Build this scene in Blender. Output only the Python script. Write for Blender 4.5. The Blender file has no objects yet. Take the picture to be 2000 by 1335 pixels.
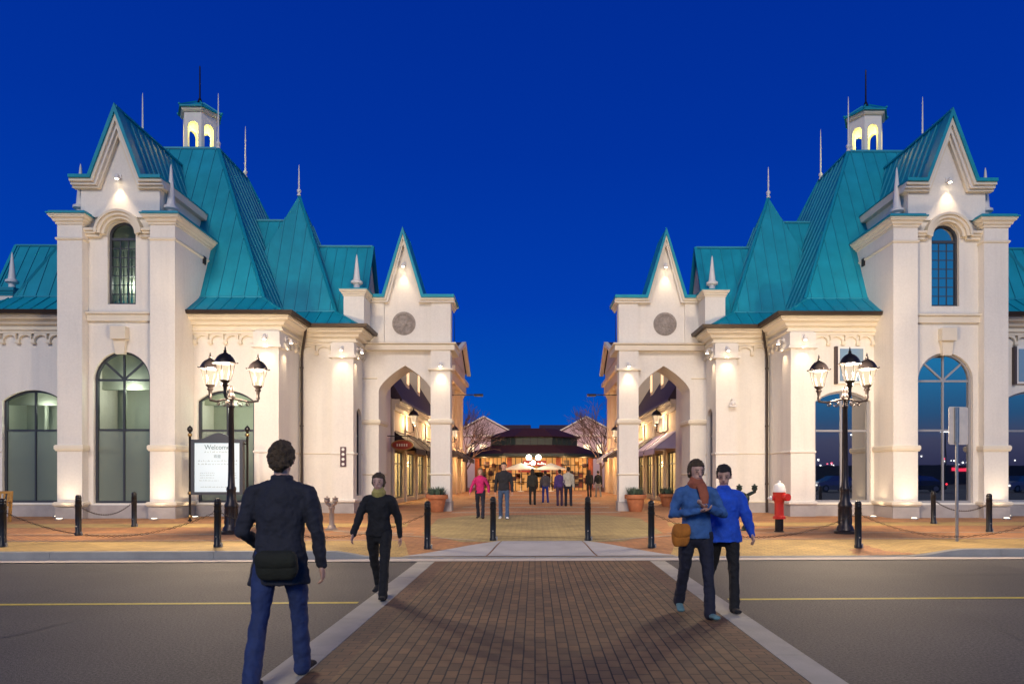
import bpy, bmesh, math, random
from mathutils import Vector, Matrix, Euler
R = math.radians
SC = bpy.context.scene
COL = SC.collection
F = 1333.0; PX0 = 1045.0; PY0 = 925.0; EYE = 1.6
random.seed(7)
ORG = {}

def gx(px, D): return (px - PX0) * D / F
def gz(py, D): return EYE + (PY0 - py) * D / F

# ------------------------------------------------------------------ helpers
def tag(o, label=None, cat=None, group=None, kind=None):
    if label: o['label'] = label
    if cat: o['category'] = cat
    if group: o['group'] = group
    if kind: o['kind'] = kind
    return o

def empty(name, loc, rz=0.0):
    o = bpy.data.objects.new(name, None); COL.objects.link(o)
    o.location = loc; o.rotation_euler = (0, 0, rz); o.empty_display_size = 0.2
    ORG[o.name] = Vector(loc)
    return o

class MB:
    """collects faces (design coordinates) and links them as one mesh object"""
    def __init__(s, sx=1): s.v = []; s.f = []; s.sx = sx
    def poly(s, pts):
        n = len(s.v)
        for p in pts: s.v.append((p[0]*s.sx, p[1], p[2]))
        s.f.append(tuple(range(n, n+len(pts))))
    def hexa(s, c):
        """8 corners: bottom 4, top 4"""
        for q in ((0,3,2,1),(4,5,6,7),(0,1,5,4),(1,2,6,5),(2,3,7,6),(3,0,4,7)):
            s.poly([c[i] for i in q])
    def box(s, x0, x1, y0, y1, z0, z1):
        s.hexa([(x0,y0,z0),(x1,y0,z0),(x1,y1,z0),(x0,y1,z0),(x0,y0,z1),(x1,y0,z1),(x1,y1,z1),(x0,y1,z1)])
    def boxf(s, f, a0, a1, b0, b1, z0, z1):
        s.hexa([f(a0,b0,z0),f(a1,b0,z0),f(a1,b1,z0),f(a0,b1,z0),f(a0,b0,z1),f(a1,b0,z1),f(a1,b1,z1),f(a0,b1,z1)])
    def bar(s, p, q, w, h, up=(0,0,1)):
        p = Vector(p); q = Vector(q); d = (q-p).normalized(); up = Vector(up)
        r = d.cross(up)
        if r.length < 1e-4: r = d.cross(Vector((1,0,0)))
        r.normalize(); u = r.cross(d).normalized()
        r *= w/2; u *= h/2
        s.hexa([p-r-u, p+r-u, q+r-u, q-r-u, p-r+u, p+r+u, q+r+u, q-r+u])
    def tube(s, pts, rad, n=8, cap=True, squash=None):
        pts = [Vector(p) for p in pts]
        if not hasattr(rad, '__len__'): rad = [rad]*len(pts)
        rings = []
        prev = None
        for i, p in enumerate(pts):
            if i == 0: d = pts[1]-pts[0]
            elif i == len(pts)-1: d = pts[-1]-pts[-2]
            else: d = (pts[i+1]-pts[i-1])
            if d.length < 1e-9: d = Vector((0,0,1))
            d.normalize()
            if prev is None:
                a = d.orthogonal().normalized()
            else:
                a = prev - d*prev.dot(d)
                if a.length < 1e-5: a = d.orthogonal()
                a.normalize()
            prev = a; b = d.cross(a)
            rings.append([p + (a*math.cos(2*math.pi*k/n) + b*math.sin(2*math.pi*k/n))*rad[i] for k in range(n)])
        base = len(s.v)
        for r_ in rings:
            for p in r_: s.v.append((p[0]*s.sx, p[1], p[2]))
        for i in range(len(rings)-1):
            for k in range(n):
                k2 = (k+1) % n
                s.f.append((base+i*n+k, base+i*n+k2, base+(i+1)*n+k2, base+(i+1)*n+k))
        if cap:
            s.f.append(tuple(base+k for k in reversed(range(n))))
            s.f.append(tuple(base+(len(rings)-1)*n+k for k in range(n)))
    def lathe(s, c, prof, n=16, rot=0.0):
        """prof: list of (r, z) bottom to top around a vertical axis at c"""
        base = len(s.v)
        for (r, z) in prof:
            for k in range(n):
                a = 2*math.pi*k/n + rot
                s.v.append(((c[0]+r*math.cos(a))*s.sx, c[1]+r*math.sin(a), c[2]+z))
        for i in range(len(prof)-1):
            for k in range(n):
                k2 = (k+1) % n
                s.f.append((base+i*n+k, base+i*n+k2, base+(i+1)*n+k2, base+(i+1)*n+k))
        s.f.append(tuple(base+k for k in reversed(range(n))))
        s.f.append(tuple(base+(len(prof)-1)*n+k for k in range(n)))
    def sweep(s, path, prof, cap=True, closed=False):
        """path: (x,y) list, prof: closed list of (out,z); outward is the left of travel"""
        n = len(path); P = [Vector((p[0], p[1])) for p in path]
        def nor(a, b):
            d = (b-a).normalized(); return Vector((-d.y, d.x))
        offs = []
        for i in range(n):
            if closed or 0 < i < n-1:
                n1 = nor(P[i-1], P[i]); n2 = nor(P[i], P[(i+1) % n])
                m = (n1+n2); m = m/ max(1e-6, m.dot(n1))
            elif i == 0: m = nor(P[0], P[1])
            else: m = nor(P[-2], P[-1])
            offs.append(m)
        base = len(s.v); k = len(prof)
        for i in range(n):
            for (o, z) in prof:
                q = P[i] + offs[i]*o
                s.v.append((q.x*s.sx, q.y, z))
        for i in range(n if closed else n-1):
            i2 = (i+1) % n
            for j in range(k):
                j2 = (j+1) % k
                s.f.append((base+i*k+j, base+i*k+j2, base+i2*k+j2, base+i2*k+j))
        if cap and not closed:
            s.f.append(tuple(base+j for j in reversed(range(k))))
            s.f.append(tuple(base+(n-1)*k+j for j in range(k)))
    def sphere(s, c, r, n=10, m=8, sc=(1,1,1)):
        base = len(s.v)
        for i in range(m+1):
            t = math.pi*i/m
            for k in range(n):
                a = 2*math.pi*k/n
                s.v.append(((c[0]+r*sc[0]*math.sin(t)*math.cos(a))*s.sx, c[1]+r*sc[1]*math.sin(t)*math.sin(a), c[2]+r*sc[2]*math.cos(t)))
        for i in range(m):
            for k in range(n):
                k2 = (k+1) % n
                s.f.append((base+i*n+k, base+(i+1)*n+k, base+(i+1)*n+k2, base+i*n+k2))
    def build(s, name, mat, parent=None, smooth=False, bevel=0, recalc=True):
        me = bpy.data.meshes.new(name)
        o3 = ORG[parent.name] if parent is not None and parent.name in ORG else Vector((0,0,0))
        me.from_pydata([(v[0]-o3.x, v[1]-o3.y, v[2]-o3.z) for v in s.v], [], s.f)
        if recalc:
            bm = bmesh.new(); bm.from_mesh(me)
            bmesh.ops.remove_doubles(bm, verts=bm.verts, dist=1e-5)
            bmesh.ops.recalc_face_normals(bm, faces=bm.faces)
            bm.to_mesh(me); bm.free()
        if smooth:
            for p in me.polygons: p.use_smooth = True
        me.materials.append(mat)
        o = bpy.data.objects.new(name, me); COL.objects.link(o)
        if parent is not None:
            o.parent = parent; ORG[o.name] = o3
        if smooth:
            try: me.set_sharp_from_angle(angle=R(42))
            except Exception: pass
        if bevel:
            m = o.modifiers.new('bevel', 'BEVEL'); m.width = bevel; m.segments = 2; m.limit_method = 'ANGLE'; m.angle_limit = R(50)
        return o

def children(o): return [c for c in bpy.data.objects if c.parent == o]
def copy_tree(o, parent=None, kids=None):
    if kids is None:
        kids = {}
        for c in bpy.data.objects:
            if c.parent: kids.setdefault(c.parent.name, []).append(c)
    c = o.copy(); COL.objects.link(c)
    if parent is not None: c.parent = parent
    for ch in kids.get(o.name, []): copy_tree(ch, c, kids)
    return c

# ------------------------------------------------------------------ materials
def lin(c):
    return tuple((x/12.92 if x <= 0.04045 else ((x+0.055)/1.055)**2.4) for x in c)
MATS = {}
def nt_mat(name):
    m = bpy.data.materials.new(name); m.use_nodes = True
    nt = m.node_tree; b = nt.nodes['Principled BSDF']
    return m, nt, b
def pbr(name, col, rough=0.6, metal=0.0, var=0.0, vscale=3.0, bump=0.0, bscale=40.0, spec=0.5, coat=0.0, col2=None, dirt=0.0, sheen=0.0):
    if name in MATS: return MATS[name]
    m, nt, b = nt_mat(name); N = nt.nodes; L = nt.links
    b.inputs['Base Color'].default_value = (*col, 1)
    b.inputs['Roughness'].default_value = rough
    b.inputs['Metallic'].default_value = metal
    b.inputs['Specular IOR Level'].default_value = spec
    b.inputs['Coat Weight'].default_value = coat
    b.inputs['Sheen Weight'].default_value = sheen
    tc = N.new('ShaderNodeTexCoord')
    if var > 0 or col2:
        nz = N.new('ShaderNodeTexNoise'); nz.inputs['Scale'].default_value = vscale; nz.inputs['Detail'].default_value = 6; nz.inputs['Roughness'].default_value = .62
        L.new(tc.outputs['Object'], nz.inputs['Vector'])
        rp = N.new('ShaderNodeValToRGB')
        c2 = col2 if col2 else tuple(max(0, c*(1-var)) for c in col)
        c1 = col if col2 else tuple(min(1, c*(1+var*0.6)) for c in col)
        rp.color_ramp.elements[0].position = .32; rp.color_ramp.elements[1].position = .68
        rp.color_ramp.elements[0].color = (*c2, 1); rp.color_ramp.elements[1].color = (*c1, 1)
        L.new(nz.outputs['Fac'], rp.inputs['Fac']); L.new(rp.outputs['Color'], b.inputs['Base Color'])
        mr = N.new('ShaderNodeMapRange'); mr.inputs['To Min'].default_value = max(0, rough-.1); mr.inputs['To Max'].default_value = min(1, rough+.1)
        L.new(nz.outputs['Fac'], mr.inputs['Value']); L.new(mr.outputs['Result'], b.inputs['Roughness'])
    if bump > 0:
        n2 = N.new('ShaderNodeTexNoise'); n2.inputs['Scale'].default_value = bscale; n2.inputs['Detail'].default_value = 5
        L.new(tc.outputs['Object'], n2.inputs['Vector'])
        bp = N.new('ShaderNodeBump'); bp.inputs['Strength'].default_value = bump; bp.inputs['Distance'].default_value = .02
        L.new(n2.outputs['Fac'], bp.inputs['Height']); L.new(bp.outputs['Normal'], b.inputs['Normal'])
    MATS[name] = m
    return m
def emis(name, col, strength, base=(0.8,0.8,0.8)):
    if name in MATS: return MATS[name]
    m, nt, b = nt_mat(name)
    b.inputs['Base Color'].default_value = (*base, 1)
    b.inputs['Emission Color'].default_value = (*col, 1)
    b.inputs['Emission Strength'].default_value = strength
    MATS[name] = m
    return m
def glassy(name, tint, ior=1.9, rough=0.02, trans=0.0, wav=0.0):
    """opaque or half-clear window glass: reflects strongly, shows a dim room"""
    if name in MATS: return MATS[name]
    m, nt, b = nt_mat(name); N = nt.nodes; L = nt.links
    b.inputs['Base Color'].default_value = (*tint, 1)
    b.inputs['Roughness'].default_value = rough
    b.inputs['IOR'].default_value = ior
    if trans > 0:
        tr = N.new('ShaderNodeBsdfTransparent'); tr.inputs['Color'].default_value = (.82,.92,.86,1)
        mx = N.new('ShaderNodeMixShader'); mx.inputs['Fac'].default_value = trans
        out = N['Material Output']
        L.new(b.outputs['BSDF'], mx.inputs[1]); L.new(tr.outputs['BSDF'], mx.inputs[2]); L.new(mx.outputs['Shader'], out.inputs['Surface'])
    if wav > 0:
        tc = N.new('ShaderNodeTexCoord'); nz = N.new('ShaderNodeTexNoise'); nz.inputs['Scale'].default_value = .8
        L.new(tc.outputs['Object'], nz.inputs['Vector'])
        bp = N.new('ShaderNodeBump'); bp.inputs['Strength'].default_value = wav; bp.inputs['Distance'].default_value = .02
        L.new(nz.outputs['Fac'], bp.inputs['Height']); L.new(bp.outputs['Normal'], b.inputs['Normal'])
    MATS[name] = m
    return m
def bricks(name, c1, c2, mortar, bw, bh, ms=.006, rot=90, rough=.8, patch=.35, off=.5, bump=.5, pscale=.9):
    if name in MATS: return MATS[name]
    m, nt, b = nt_mat(name); N = nt.nodes; L = nt.links
    tc = N.new('ShaderNodeTexCoord'); mp = N.new('ShaderNodeMapping'); mp.inputs['Rotation'].default_value = (0,0,R(rot))
    L.new(tc.outputs['Object'], mp.inputs['Vector'])
    # slightly warp the joints so they are not ruler-straight
    wn = N.new('ShaderNodeTexNoise'); wn.inputs['Scale'].default_value = 3.0; L.new(tc.outputs['Object'], wn.inputs['Vector'])
    sb = N.new('ShaderNodeVectorMath'); sb.operation = 'SUBTRACT'; sb.inputs[1].default_value = (.5,.5,.5); L.new(wn.outputs['Color'], sb.inputs[0])
    sc_ = N.new('ShaderNodeVectorMath'); sc_.operation = 'SCALE'; sc_.inputs['Scale'].default_value = .012; L.new(sb.outputs['Vector'], sc_.inputs[0])
    ad = N.new('ShaderNodeVectorMath'); ad.operation = 'ADD'; L.new(mp.outputs['Vector'], ad.inputs[0]); L.new(sc_.outputs['Vector'], ad.inputs[1])
    br = N.new('ShaderNodeTexBrick'); br.offset = off
    br.inputs['Color1'].default_value = (*c1,1); br.inputs['Color2'].default_value = (*c2,1); br.inputs['Mortar'].default_value = (*mortar,1)
    br.inputs['Scale'].default_value = 1.0; br.inputs['Mortar Size'].default_value = ms; br.inputs['Brick Width'].default_value = bw; br.inputs['Row Height'].default_value = bh
    br.inputs['Mortar Smooth'].default_value = .3; br.inputs['Bias'].default_value = 0.0
    L.new(ad.outputs['Vector'], br.inputs['Vector'])
    nz = N.new('ShaderNodeTexNoise'); nz.inputs['Scale'].default_value = pscale; nz.inputs['Detail'].default_value = 8; nz.inputs['Roughness'].default_value = .7
    L.new(tc.outputs['Object'], nz.inputs['Vector'])
    mr = N.new('ShaderNodeMapRange'); mr.inputs['From Min'].default_value = .3; mr.inputs['From Max'].default_value = .7
    mr.inputs['To Min'].default_value = 1-patch; mr.inputs['To Max'].default_value = 1+patch*.5
    L.new(nz.outputs['Fac'], mr.inputs['Value'])
    mul = N.new('ShaderNodeVectorMath'); mul.operation = 'SCALE'; L.new(br.outputs['Color'], mul.inputs[0]); L.new(mr.outputs['Result'], mul.inputs['Scale'])
    L.new(mul.outputs['Vector'], b.inputs['Base Color'])
    fine = N.new('ShaderNodeTexNoise'); fine.inputs['Scale'].default_value = 60; L.new(tc.outputs['Object'], fine.inputs['Vector'])
    mm = N.new('ShaderNodeMath'); mm.operation = 'MULTIPLY_ADD'; mm.inputs[1].default_value = -1.0
    L.new(br.outputs['Fac'], mm.inputs[0])
    f2 = N.new('ShaderNodeMath'); f2.operation = 'MULTIPLY'; f2.inputs[1].default_value = .3; L.new(fine.outputs['Fac'], f2.inputs[0]); L.new(f2.outputs['Value'], mm.inputs[2])
    bp = N.new('ShaderNodeBump'); bp.inputs['Strength'].default_value = bump; bp.inputs['Distance'].default_value = .006
    L.new(mm.outputs['Value'], bp.inputs['Height']); L.new(bp.outputs['Normal'], b.inputs['Normal'])
    b.inputs['Roughness'].default_value = rough
    MATS[name] = m
    return m

def asphalt():
    m, nt, b = nt_mat('asphalt'); N = nt.nodes; L = nt.links
    tc = N.new('ShaderNodeTexCoord')
    big = N.new('ShaderNodeTexNoise'); big.inputs['Scale'].default_value = .35; big.inputs['Detail'].default_value = 6; L.new(tc.outputs['Object'], big.inputs['Vector'])
    sm = N.new('ShaderNodeTexNoise'); sm.inputs['Scale'].default_value = 42; sm.inputs['Detail'].default_value = 3; sm.inputs['Roughness'].default_value = .8; L.new(tc.outputs['Object'], sm.inputs['Vector'])
    vo = N.new('ShaderNodeTexVoronoi'); vo.inputs['Scale'].default_value = 120; L.new(tc.outputs['Object'], vo.inputs['Vector'])
    r1 = N.new('ShaderNodeValToRGB'); r1.color_ramp.elements[0].position=.3; r1.color_ramp.elements[1].position=.7
    r1.color_ramp.elements[0].color=(.058,.054,.048,1); r1.color_ramp.elements[1].color=(.096,.089,.079,1); L.new(big.outputs['Fac'], r1.inputs['Fac'])
    r2 = N.new('ShaderNodeMapRange'); r2.inputs['From Min'].default_value=.3; r2.inputs['From Max'].default_value=.75; r2.inputs['To Min'].default_value=.25; r2.inputs['To Max'].default_value=2.3; L.new(sm.outputs['Fac'], r2.inputs['Value'])
    mu = N.new('ShaderNodeVectorMath'); mu.operation='SCALE'; L.new(r1.outputs['Color'], mu.inputs[0]); L.new(r2.outputs['Result'], mu.inputs['Scale'])
    L.new(mu.outputs['Vector'], b.inputs['Base Color']); b.inputs['Roughness'].default_value=.78
    bp = N.new('ShaderNodeBump'); bp.inputs['Strength'].default_value=.6; bp.inputs['Distance'].default_value=.006
    L.new(vo.outputs['Distance'], bp.inputs['Height']); L.new(bp.outputs['Normal'], b.inputs['Normal'])
    return m

M = dict(
  stucco = pbr('stucco', (.80,.75,.68), .88, var=.05, vscale=.9, bump=.22, bscale=70),
  trim   = pbr('trim_stucco', (.77,.69,.54), .8, var=.05, vscale=1.5, bump=.12, bscale=60),
  plinth = pbr('plinth_stone', (.40,.37,.36), .8, var=.16, vscale=2.2, bump=.3, bscale=30),
  roof   = pbr('teal_metal_roof', (.006,.295,.415), .5, metal=.0, var=.16, vscale=1.1, spec=.3, bump=.25, bscale=1.6),
  seam   = pbr('teal_seam', (.005,.265,.38), .5),
  gutter = pbr('dark_gutter', (.05,.035,.028), .45, metal=.4),
  white  = pbr('white_finial', (.72,.70,.68), .5),
  frame  = pbr('window_frame_grey', (.045,.05,.065), .45, metal=.2),
  frame_lt = pbr('window_frame_pale', (.34,.34,.36), .45, metal=.2),
  black  = pbr('black_paint', (.012,.011,.012), .35, metal=.3, var=.3, vscale=9, spec=.5),
  iron   = pbr('lamp_iron', (.032,.026,.028), .38, metal=.5, var=.3, vscale=9),
  chain  = pbr('chain_iron', (.045,.035,.03), .45, metal=.7),
  conc   = pbr('concrete', (.42,.40,.37), .85, var=.16, vscale=2.0, bump=.25, bscale=50),
  conc2  = pbr('kerb_concrete', (.30,.30,.285), .85, var=.16, vscale=2.5, bump=.25, bscale=50),
  yellow = pbr('yellow_road_paint', (.62,.50,.06), .7, var=.25, vscale=14),
  medal  = pbr('medallion_stone', (.33,.29,.26), .85, var=.35, vscale=7, bump=.6, bscale=16),
  red    = pbr('hydrant_red', (.62,.03,.02), .35, coat=.4, var=.12, vscale=8),
  whitep = pbr('white_paint', (.82,.80,.76), .45),
  terra  = pbr('terracotta', (.46,.17,.075), .75, var=.2, vscale=6, bump=.15, bscale=40),
  soil   = pbr('soil', (.03,.02,.015), .95),
  leaf   = pbr('grey_green_leaf', (.10,.16,.11), .6, var=.35, vscale=8),
  leafd  = pbr('dark_red_leaf', (.06,.018,.03), .6),
  alu    = pbr('aluminium', (.42,.41,.40), .35, metal=.8, var=.1, vscale=12),
  wood   = pbr('honey_wood', (.46,.24,.05), .55, var=.3, vscale=7),
  slate  = pbr('mauve_slate_roof', (.052,.033,.050), .7, var=.3, vscale=5, bump=.3, bscale=25),
  maroon = pbr('maroon_roof', (.055,.014,.018), .7, var=.3, vscale=4),
  dkgreen= pbr('dark_green_fascia', (.02,.032,.026), .5),
  shopw  = pbr('shop_stucco', (.62,.50,.36), .85, var=.07, vscale=1.2, bump=.15, bscale=60),
  pinkw  = pbr('pale_pink_siding', (.56,.42,.42), .85, var=.08, vscale=1.0),
  awnd   = pbr('dark_awning_cloth', (.022,.014,.018), .85),
  awnp   = pbr('lilac_awning_cloth', (.50,.46,.66), .85),
  awnw   = pbr('white_awning_cloth', (.70,.70,.74), .85),
  bark   = pbr('bark', (.12,.075,.065), .9, var=.3, vscale=9),
  canvas = pbr('cream_canvas', (.80,.74,.58), .8),
  brickr = pbr('red_brick_column', (.32,.09,.05), .85, var=.3, vscale=9),
  wallin = pbr('green_grey_plaster', (.44,.47,.40), .9, var=.06, vscale=2),
  frost  = glassy('frosted_glass', (.20,.24,.215), 1.6, .16, trans=.35),
  gdark  = glassy('blue_reflecting_glass', (.006,.010,.02), 4.0, .012, wav=.05),
  gclear = glassy('clear_glass', (.02,.03,.03), 1.7, .02, trans=.80),
  lampg  = emis('lamp_glass_glow', (1.0,.74,.48), 1.1, (0,0,0)),
  bulbg  = emis('bulb_glow', (1.0,.80,.52), 40.0),
  shopl  = emis('lit_shop_window', (1.0,.62,.24), 1.1),
  signl  = emis('backlit_sign_panel', (.68,.88,1.0), .60, (.25,.25,.25)),
  lens   = emis('uplight_lens', (1.0,.85,.6), 8.0),
)
def see_through(name, col, strength, fac):
    m = MATS[name]; nt = m.node_tree; N = nt.nodes; L = nt.links
    tr = N.new('ShaderNodeBsdfTransparent'); mx = N.new('ShaderNodeMixShader'); mx.inputs['Fac'].default_value = fac
    L.new(N['Principled BSDF'].outputs['BSDF'], mx.inputs[1]); L.new(tr.outputs['BSDF'], mx.inputs[2]); L.new(mx.outputs['Shader'], N['Material Output'].inputs['Surface'])
MATS['lamp_glass_glow'].node_tree.nodes['Principled BSDF'].inputs['Specular IOR Level'].default_value = 0
see_through('lamp_glass_glow', None, None, .55)
def stucco(name, col, streak=.10):
    m, nt, b = nt_mat(name); N = nt.nodes; L = nt.links
    tc = N.new('ShaderNodeTexCoord')
    def noise(scale, det, vec=(1,1,1)):
        mp = N.new('ShaderNodeMapping'); mp.inputs['Scale'].default_value = vec; L.new(tc.outputs['Object'], mp.inputs['Vector'])
        n = N.new('ShaderNodeTexNoise'); n.inputs['Scale'].default_value = scale; n.inputs['Detail'].default_value = det; n.inputs['Roughness'].default_value = .65
        L.new(mp.outputs['Vector'], n.inputs['Vector']); return n
    def rng(n, a, b_, lo=.35, hi=.7):
        r = N.new('ShaderNodeMapRange'); r.inputs['From Min'].default_value = lo; r.inputs['From Max'].default_value = hi; r.inputs['To Min'].default_value = a; r.inputs['To Max'].default_value = b_
        L.new(n.outputs['Fac'], r.inputs['Value']); return r
    def mul(a, b_):
        k = N.new('ShaderNodeMath'); k.operation = 'MULTIPLY'; L.new(a, k.inputs[0]); L.new(b_, k.inputs[1]); return k.outputs['Value']
    a = rng(noise(1.3, 5, (3.5,3.5,.22)), 1.0, 1-streak, .5, .75); c = rng(noise(.5, 6), 1-streak*.6, 1.03); d = rng(noise(14, 4), .96, 1.03)
    k = mul(mul(a.outputs['Result'], c.outputs['Result']), d.outputs['Result'])
    v = N.new('ShaderNodeVectorMath'); v.operation = 'SCALE'; v.inputs[0].default_value = col; L.new(k, v.inputs['Scale']); L.new(v.outputs['Vector'], b.inputs['Base Color'])
    b.inputs['Roughness'].default_value = .9
    bp = N.new('ShaderNodeBump'); bp.inputs['Strength'].default_value = .2; bp.inputs['Distance'].default_value = .012
    L.new(noise(55, 5).outputs['Fac'], bp.inputs['Height']); L.new(bp.outputs['Normal'], b.inputs['Normal'])
    MATS[name] = m; return m
M['stucco'] = stucco('weathered_stucco', (.80,.765,.70), .07); M['trim'] = pbr('trim_cream', (.77,.70,.57), .85, var=.05, vscale=2.0, bump=.03, bscale=60)
M['brick'] = bricks('brick_crosswalk', (.235,.138,.064), (.150,.096,.050), (.024,.018,.013), .205, .102, ms=.0075, rot=90, patch=.35, bump=1.0)
M['brickb'] = bricks('brick_border', (.20,.105,.052), (.14,.078,.044), (.03,.022,.018), .205, .102, ms=.006, rot=0, patch=.3, bump=.6)
M['pavor'] = bricks('orange_pavers', (.56,.27,.10), (.44,.20,.08), (.26,.15,.09), .205, .102, ms=.008, rot=45, patch=.35, bump=.4)
M['pavye'] = bricks('golden_pavers', (.62,.42,.14), (.50,.33,.11), (.32,.24,.11), .205, .102, ms=.008, rot=0, patch=.35, bump=.4)
M['pavtan'] = bricks('olive_tan_pavers', (.46,.36,.15), (.37,.29,.12), (.18,.14,.08), .205, .102, ms=.008, rot=45, patch=.35, bump=.4)
M['asph'] = asphalt()

def point(name, loc, energy, col=(1,.72,.42), r=.06, parent=None):
    l = bpy.data.lights.new(name, 'POINT'); l.energy = energy; l.color = col; l.shadow_soft_size = r
    o = bpy.data.objects.new(name, l); COL.objects.link(o)
    if parent is not None:
        o.parent = parent; o.location = Vector(loc) - ORG[parent.name]
    else: o.location = loc
    return o
def spot(name, loc, target, energy, ang=80, blend=.8, col=(1,.74,.46), r=.04, parent=None):
    l = bpy.data.lights.new(name, 'SPOT'); l.energy = energy; l.color = col; l.shadow_soft_size = r
    l.spot_size = R(ang); l.spot_blend = blend
    o = bpy.data.objects.new(name, l); COL.objects.link(o)
    d = Vector(target) - Vector(loc)
    o.rotation_euler = d.to_track_quat('-Z', 'Y').to_euler()
    if parent is not None:
        o.parent = parent; o.location = Vector(loc) - ORG[parent.name]
    else: o.location = loc
    return o
# ------------------------------------------------------------------ openings
def front(y): return lambda a, b, z: (a, y+b, z)          # wall facing the camera, b = inwards
def side(x):  return lambda a, b, z: (x+b, a, z)          # wall facing the avenue, a runs away from the camera

def shape(W, r):
    k = W.get('kind', 'rect'); rise = W.get('rise', 0)
    r = max(-1, min(1, r))
    if k == 'rect': return 0
    if k == 'round': return rise*math.sqrt(max(0, 1-r*r))
    if k == 'seg':
        h = (W['a1']-W['a0'])/2
        Rr = (h*h+rise*rise)/(2*rise); a = r*h
        return math.sqrt(max(0, Rr*Rr-a*a)) - (Rr-rise)
    if k == 'gothic':
        return rise*(.58*(1-abs(r)) + .42*math.sqrt(max(0, 1-r*r)))
def top_z(W, a):
    return W['zs'] + shape(W, (2*a-W['a0']-W['a1'])/(W['a1']-W['a0']))
def samples(W, n=20):
    c = (W['a0']+W['a1'])/2; h = (W['a1']-W['a0'])/2
    if W.get('kind', 'rect') == 'rect': return [W['a0'], W['a1']]
    return [c - h*math.cos(math.pi*i/n) for i in range(n+1)]
def wall_open(mb, f, a0, a1, z0, z1, ops, depth=.25):
    ops = sorted(ops, key=lambda w: w['a0']); cur = a0
    def q(x0, x1, za0, za1, zb0, zb1):
        mb.poly([f(x0,0,za0), f(x1,0,za1), f(x1,0,zb1), f(x0,0,zb0)])
    for W in ops:
        if W['a0'] > cur: q(cur, W['a0'], z0, z0, z1, z1)
        if W['zb'] > z0: q(W['a0'], W['a1'], z0, z0, W['zb'], W['zb'])
        S = samples(W)
        for i in range(len(S)-1):
            q(S[i], S[i+1], top_z(W,S[i]), top_z(W,S[i+1]), z1, z1)
            mb.poly([f(S[i],0,top_z(W,S[i])), f(S[i+1],0,top_z(W,S[i+1])), f(S[i+1],depth,top_z(W,S[i+1])), f(S[i],depth,top_z(W,S[i]))])
        for a in (W['a0'], W['a1']):
            mb.poly([f(a,0,W['zb']), f(a,0,W['zs']), f(a,depth,W['zs']), f(a,depth,W['zb'])])
        if W['zb'] > z0+.01: mb.poly([f(W['a0'],0,W['zb']), f(W['a1'],0,W['zb']), f(W['a1'],depth,W['zb']), f(W['a0'],depth,W['zb'])])
        cur = W['a1']
    if cur < a1: q(cur, a1, z0, z0, z1, z1)
def outline(W, ins=0.0):
    V = dict(W); V['a0'] += ins; V['a1'] -= ins; V['zb'] += ins
    if V.get('kind','rect') == 'rect': V['zs'] -= ins
    else: V['rise'] = max(.01, V['rise']-ins)
    pts = [(V['a0'], V['zb']), (V['a1'], V['zb'])]
    S = samples(V)
    pts += [(a, top_z(V, a)) for a in reversed(S)]
    return pts
def band(mb, f, o1, o2, b0, b1):
    n = len(o1)
    for i in range(n):
        j = (i+1) % n
        mb.hexa([f(o1[i][0],b0,o1[i][1]), f(o1[j][0],b0,o1[j][1]), f(o2[j][0],b0,o2[j][1]), f(o2[i][0],b0,o2[i][1]),
                 f(o1[i][0],b1,o1[i][1]), f(o1[j][0],b1,o1[j][1]), f(o2[j][0],b1,o2[j][1]), f(o2[i][0],b1,o2[i][1])])
def az_bar(mb, f, p, q, w, b0, b1):
    d = Vector((q[0]-p[0], q[1]-p[1])); d.normalize(); n = Vector((-d.y, d.x))*w/2
    c = [(p[0]-n.x,p[1]-n.y),(q[0]-n.x,q[1]-n.y),(q[0]+n.x,q[1]+n.y),(p[0]+n.x,p[1]+n.y)]
    mb.hexa([f(x,b0,z) for x,z in c]+[f(x,b1,z) for x,z in c])

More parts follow.
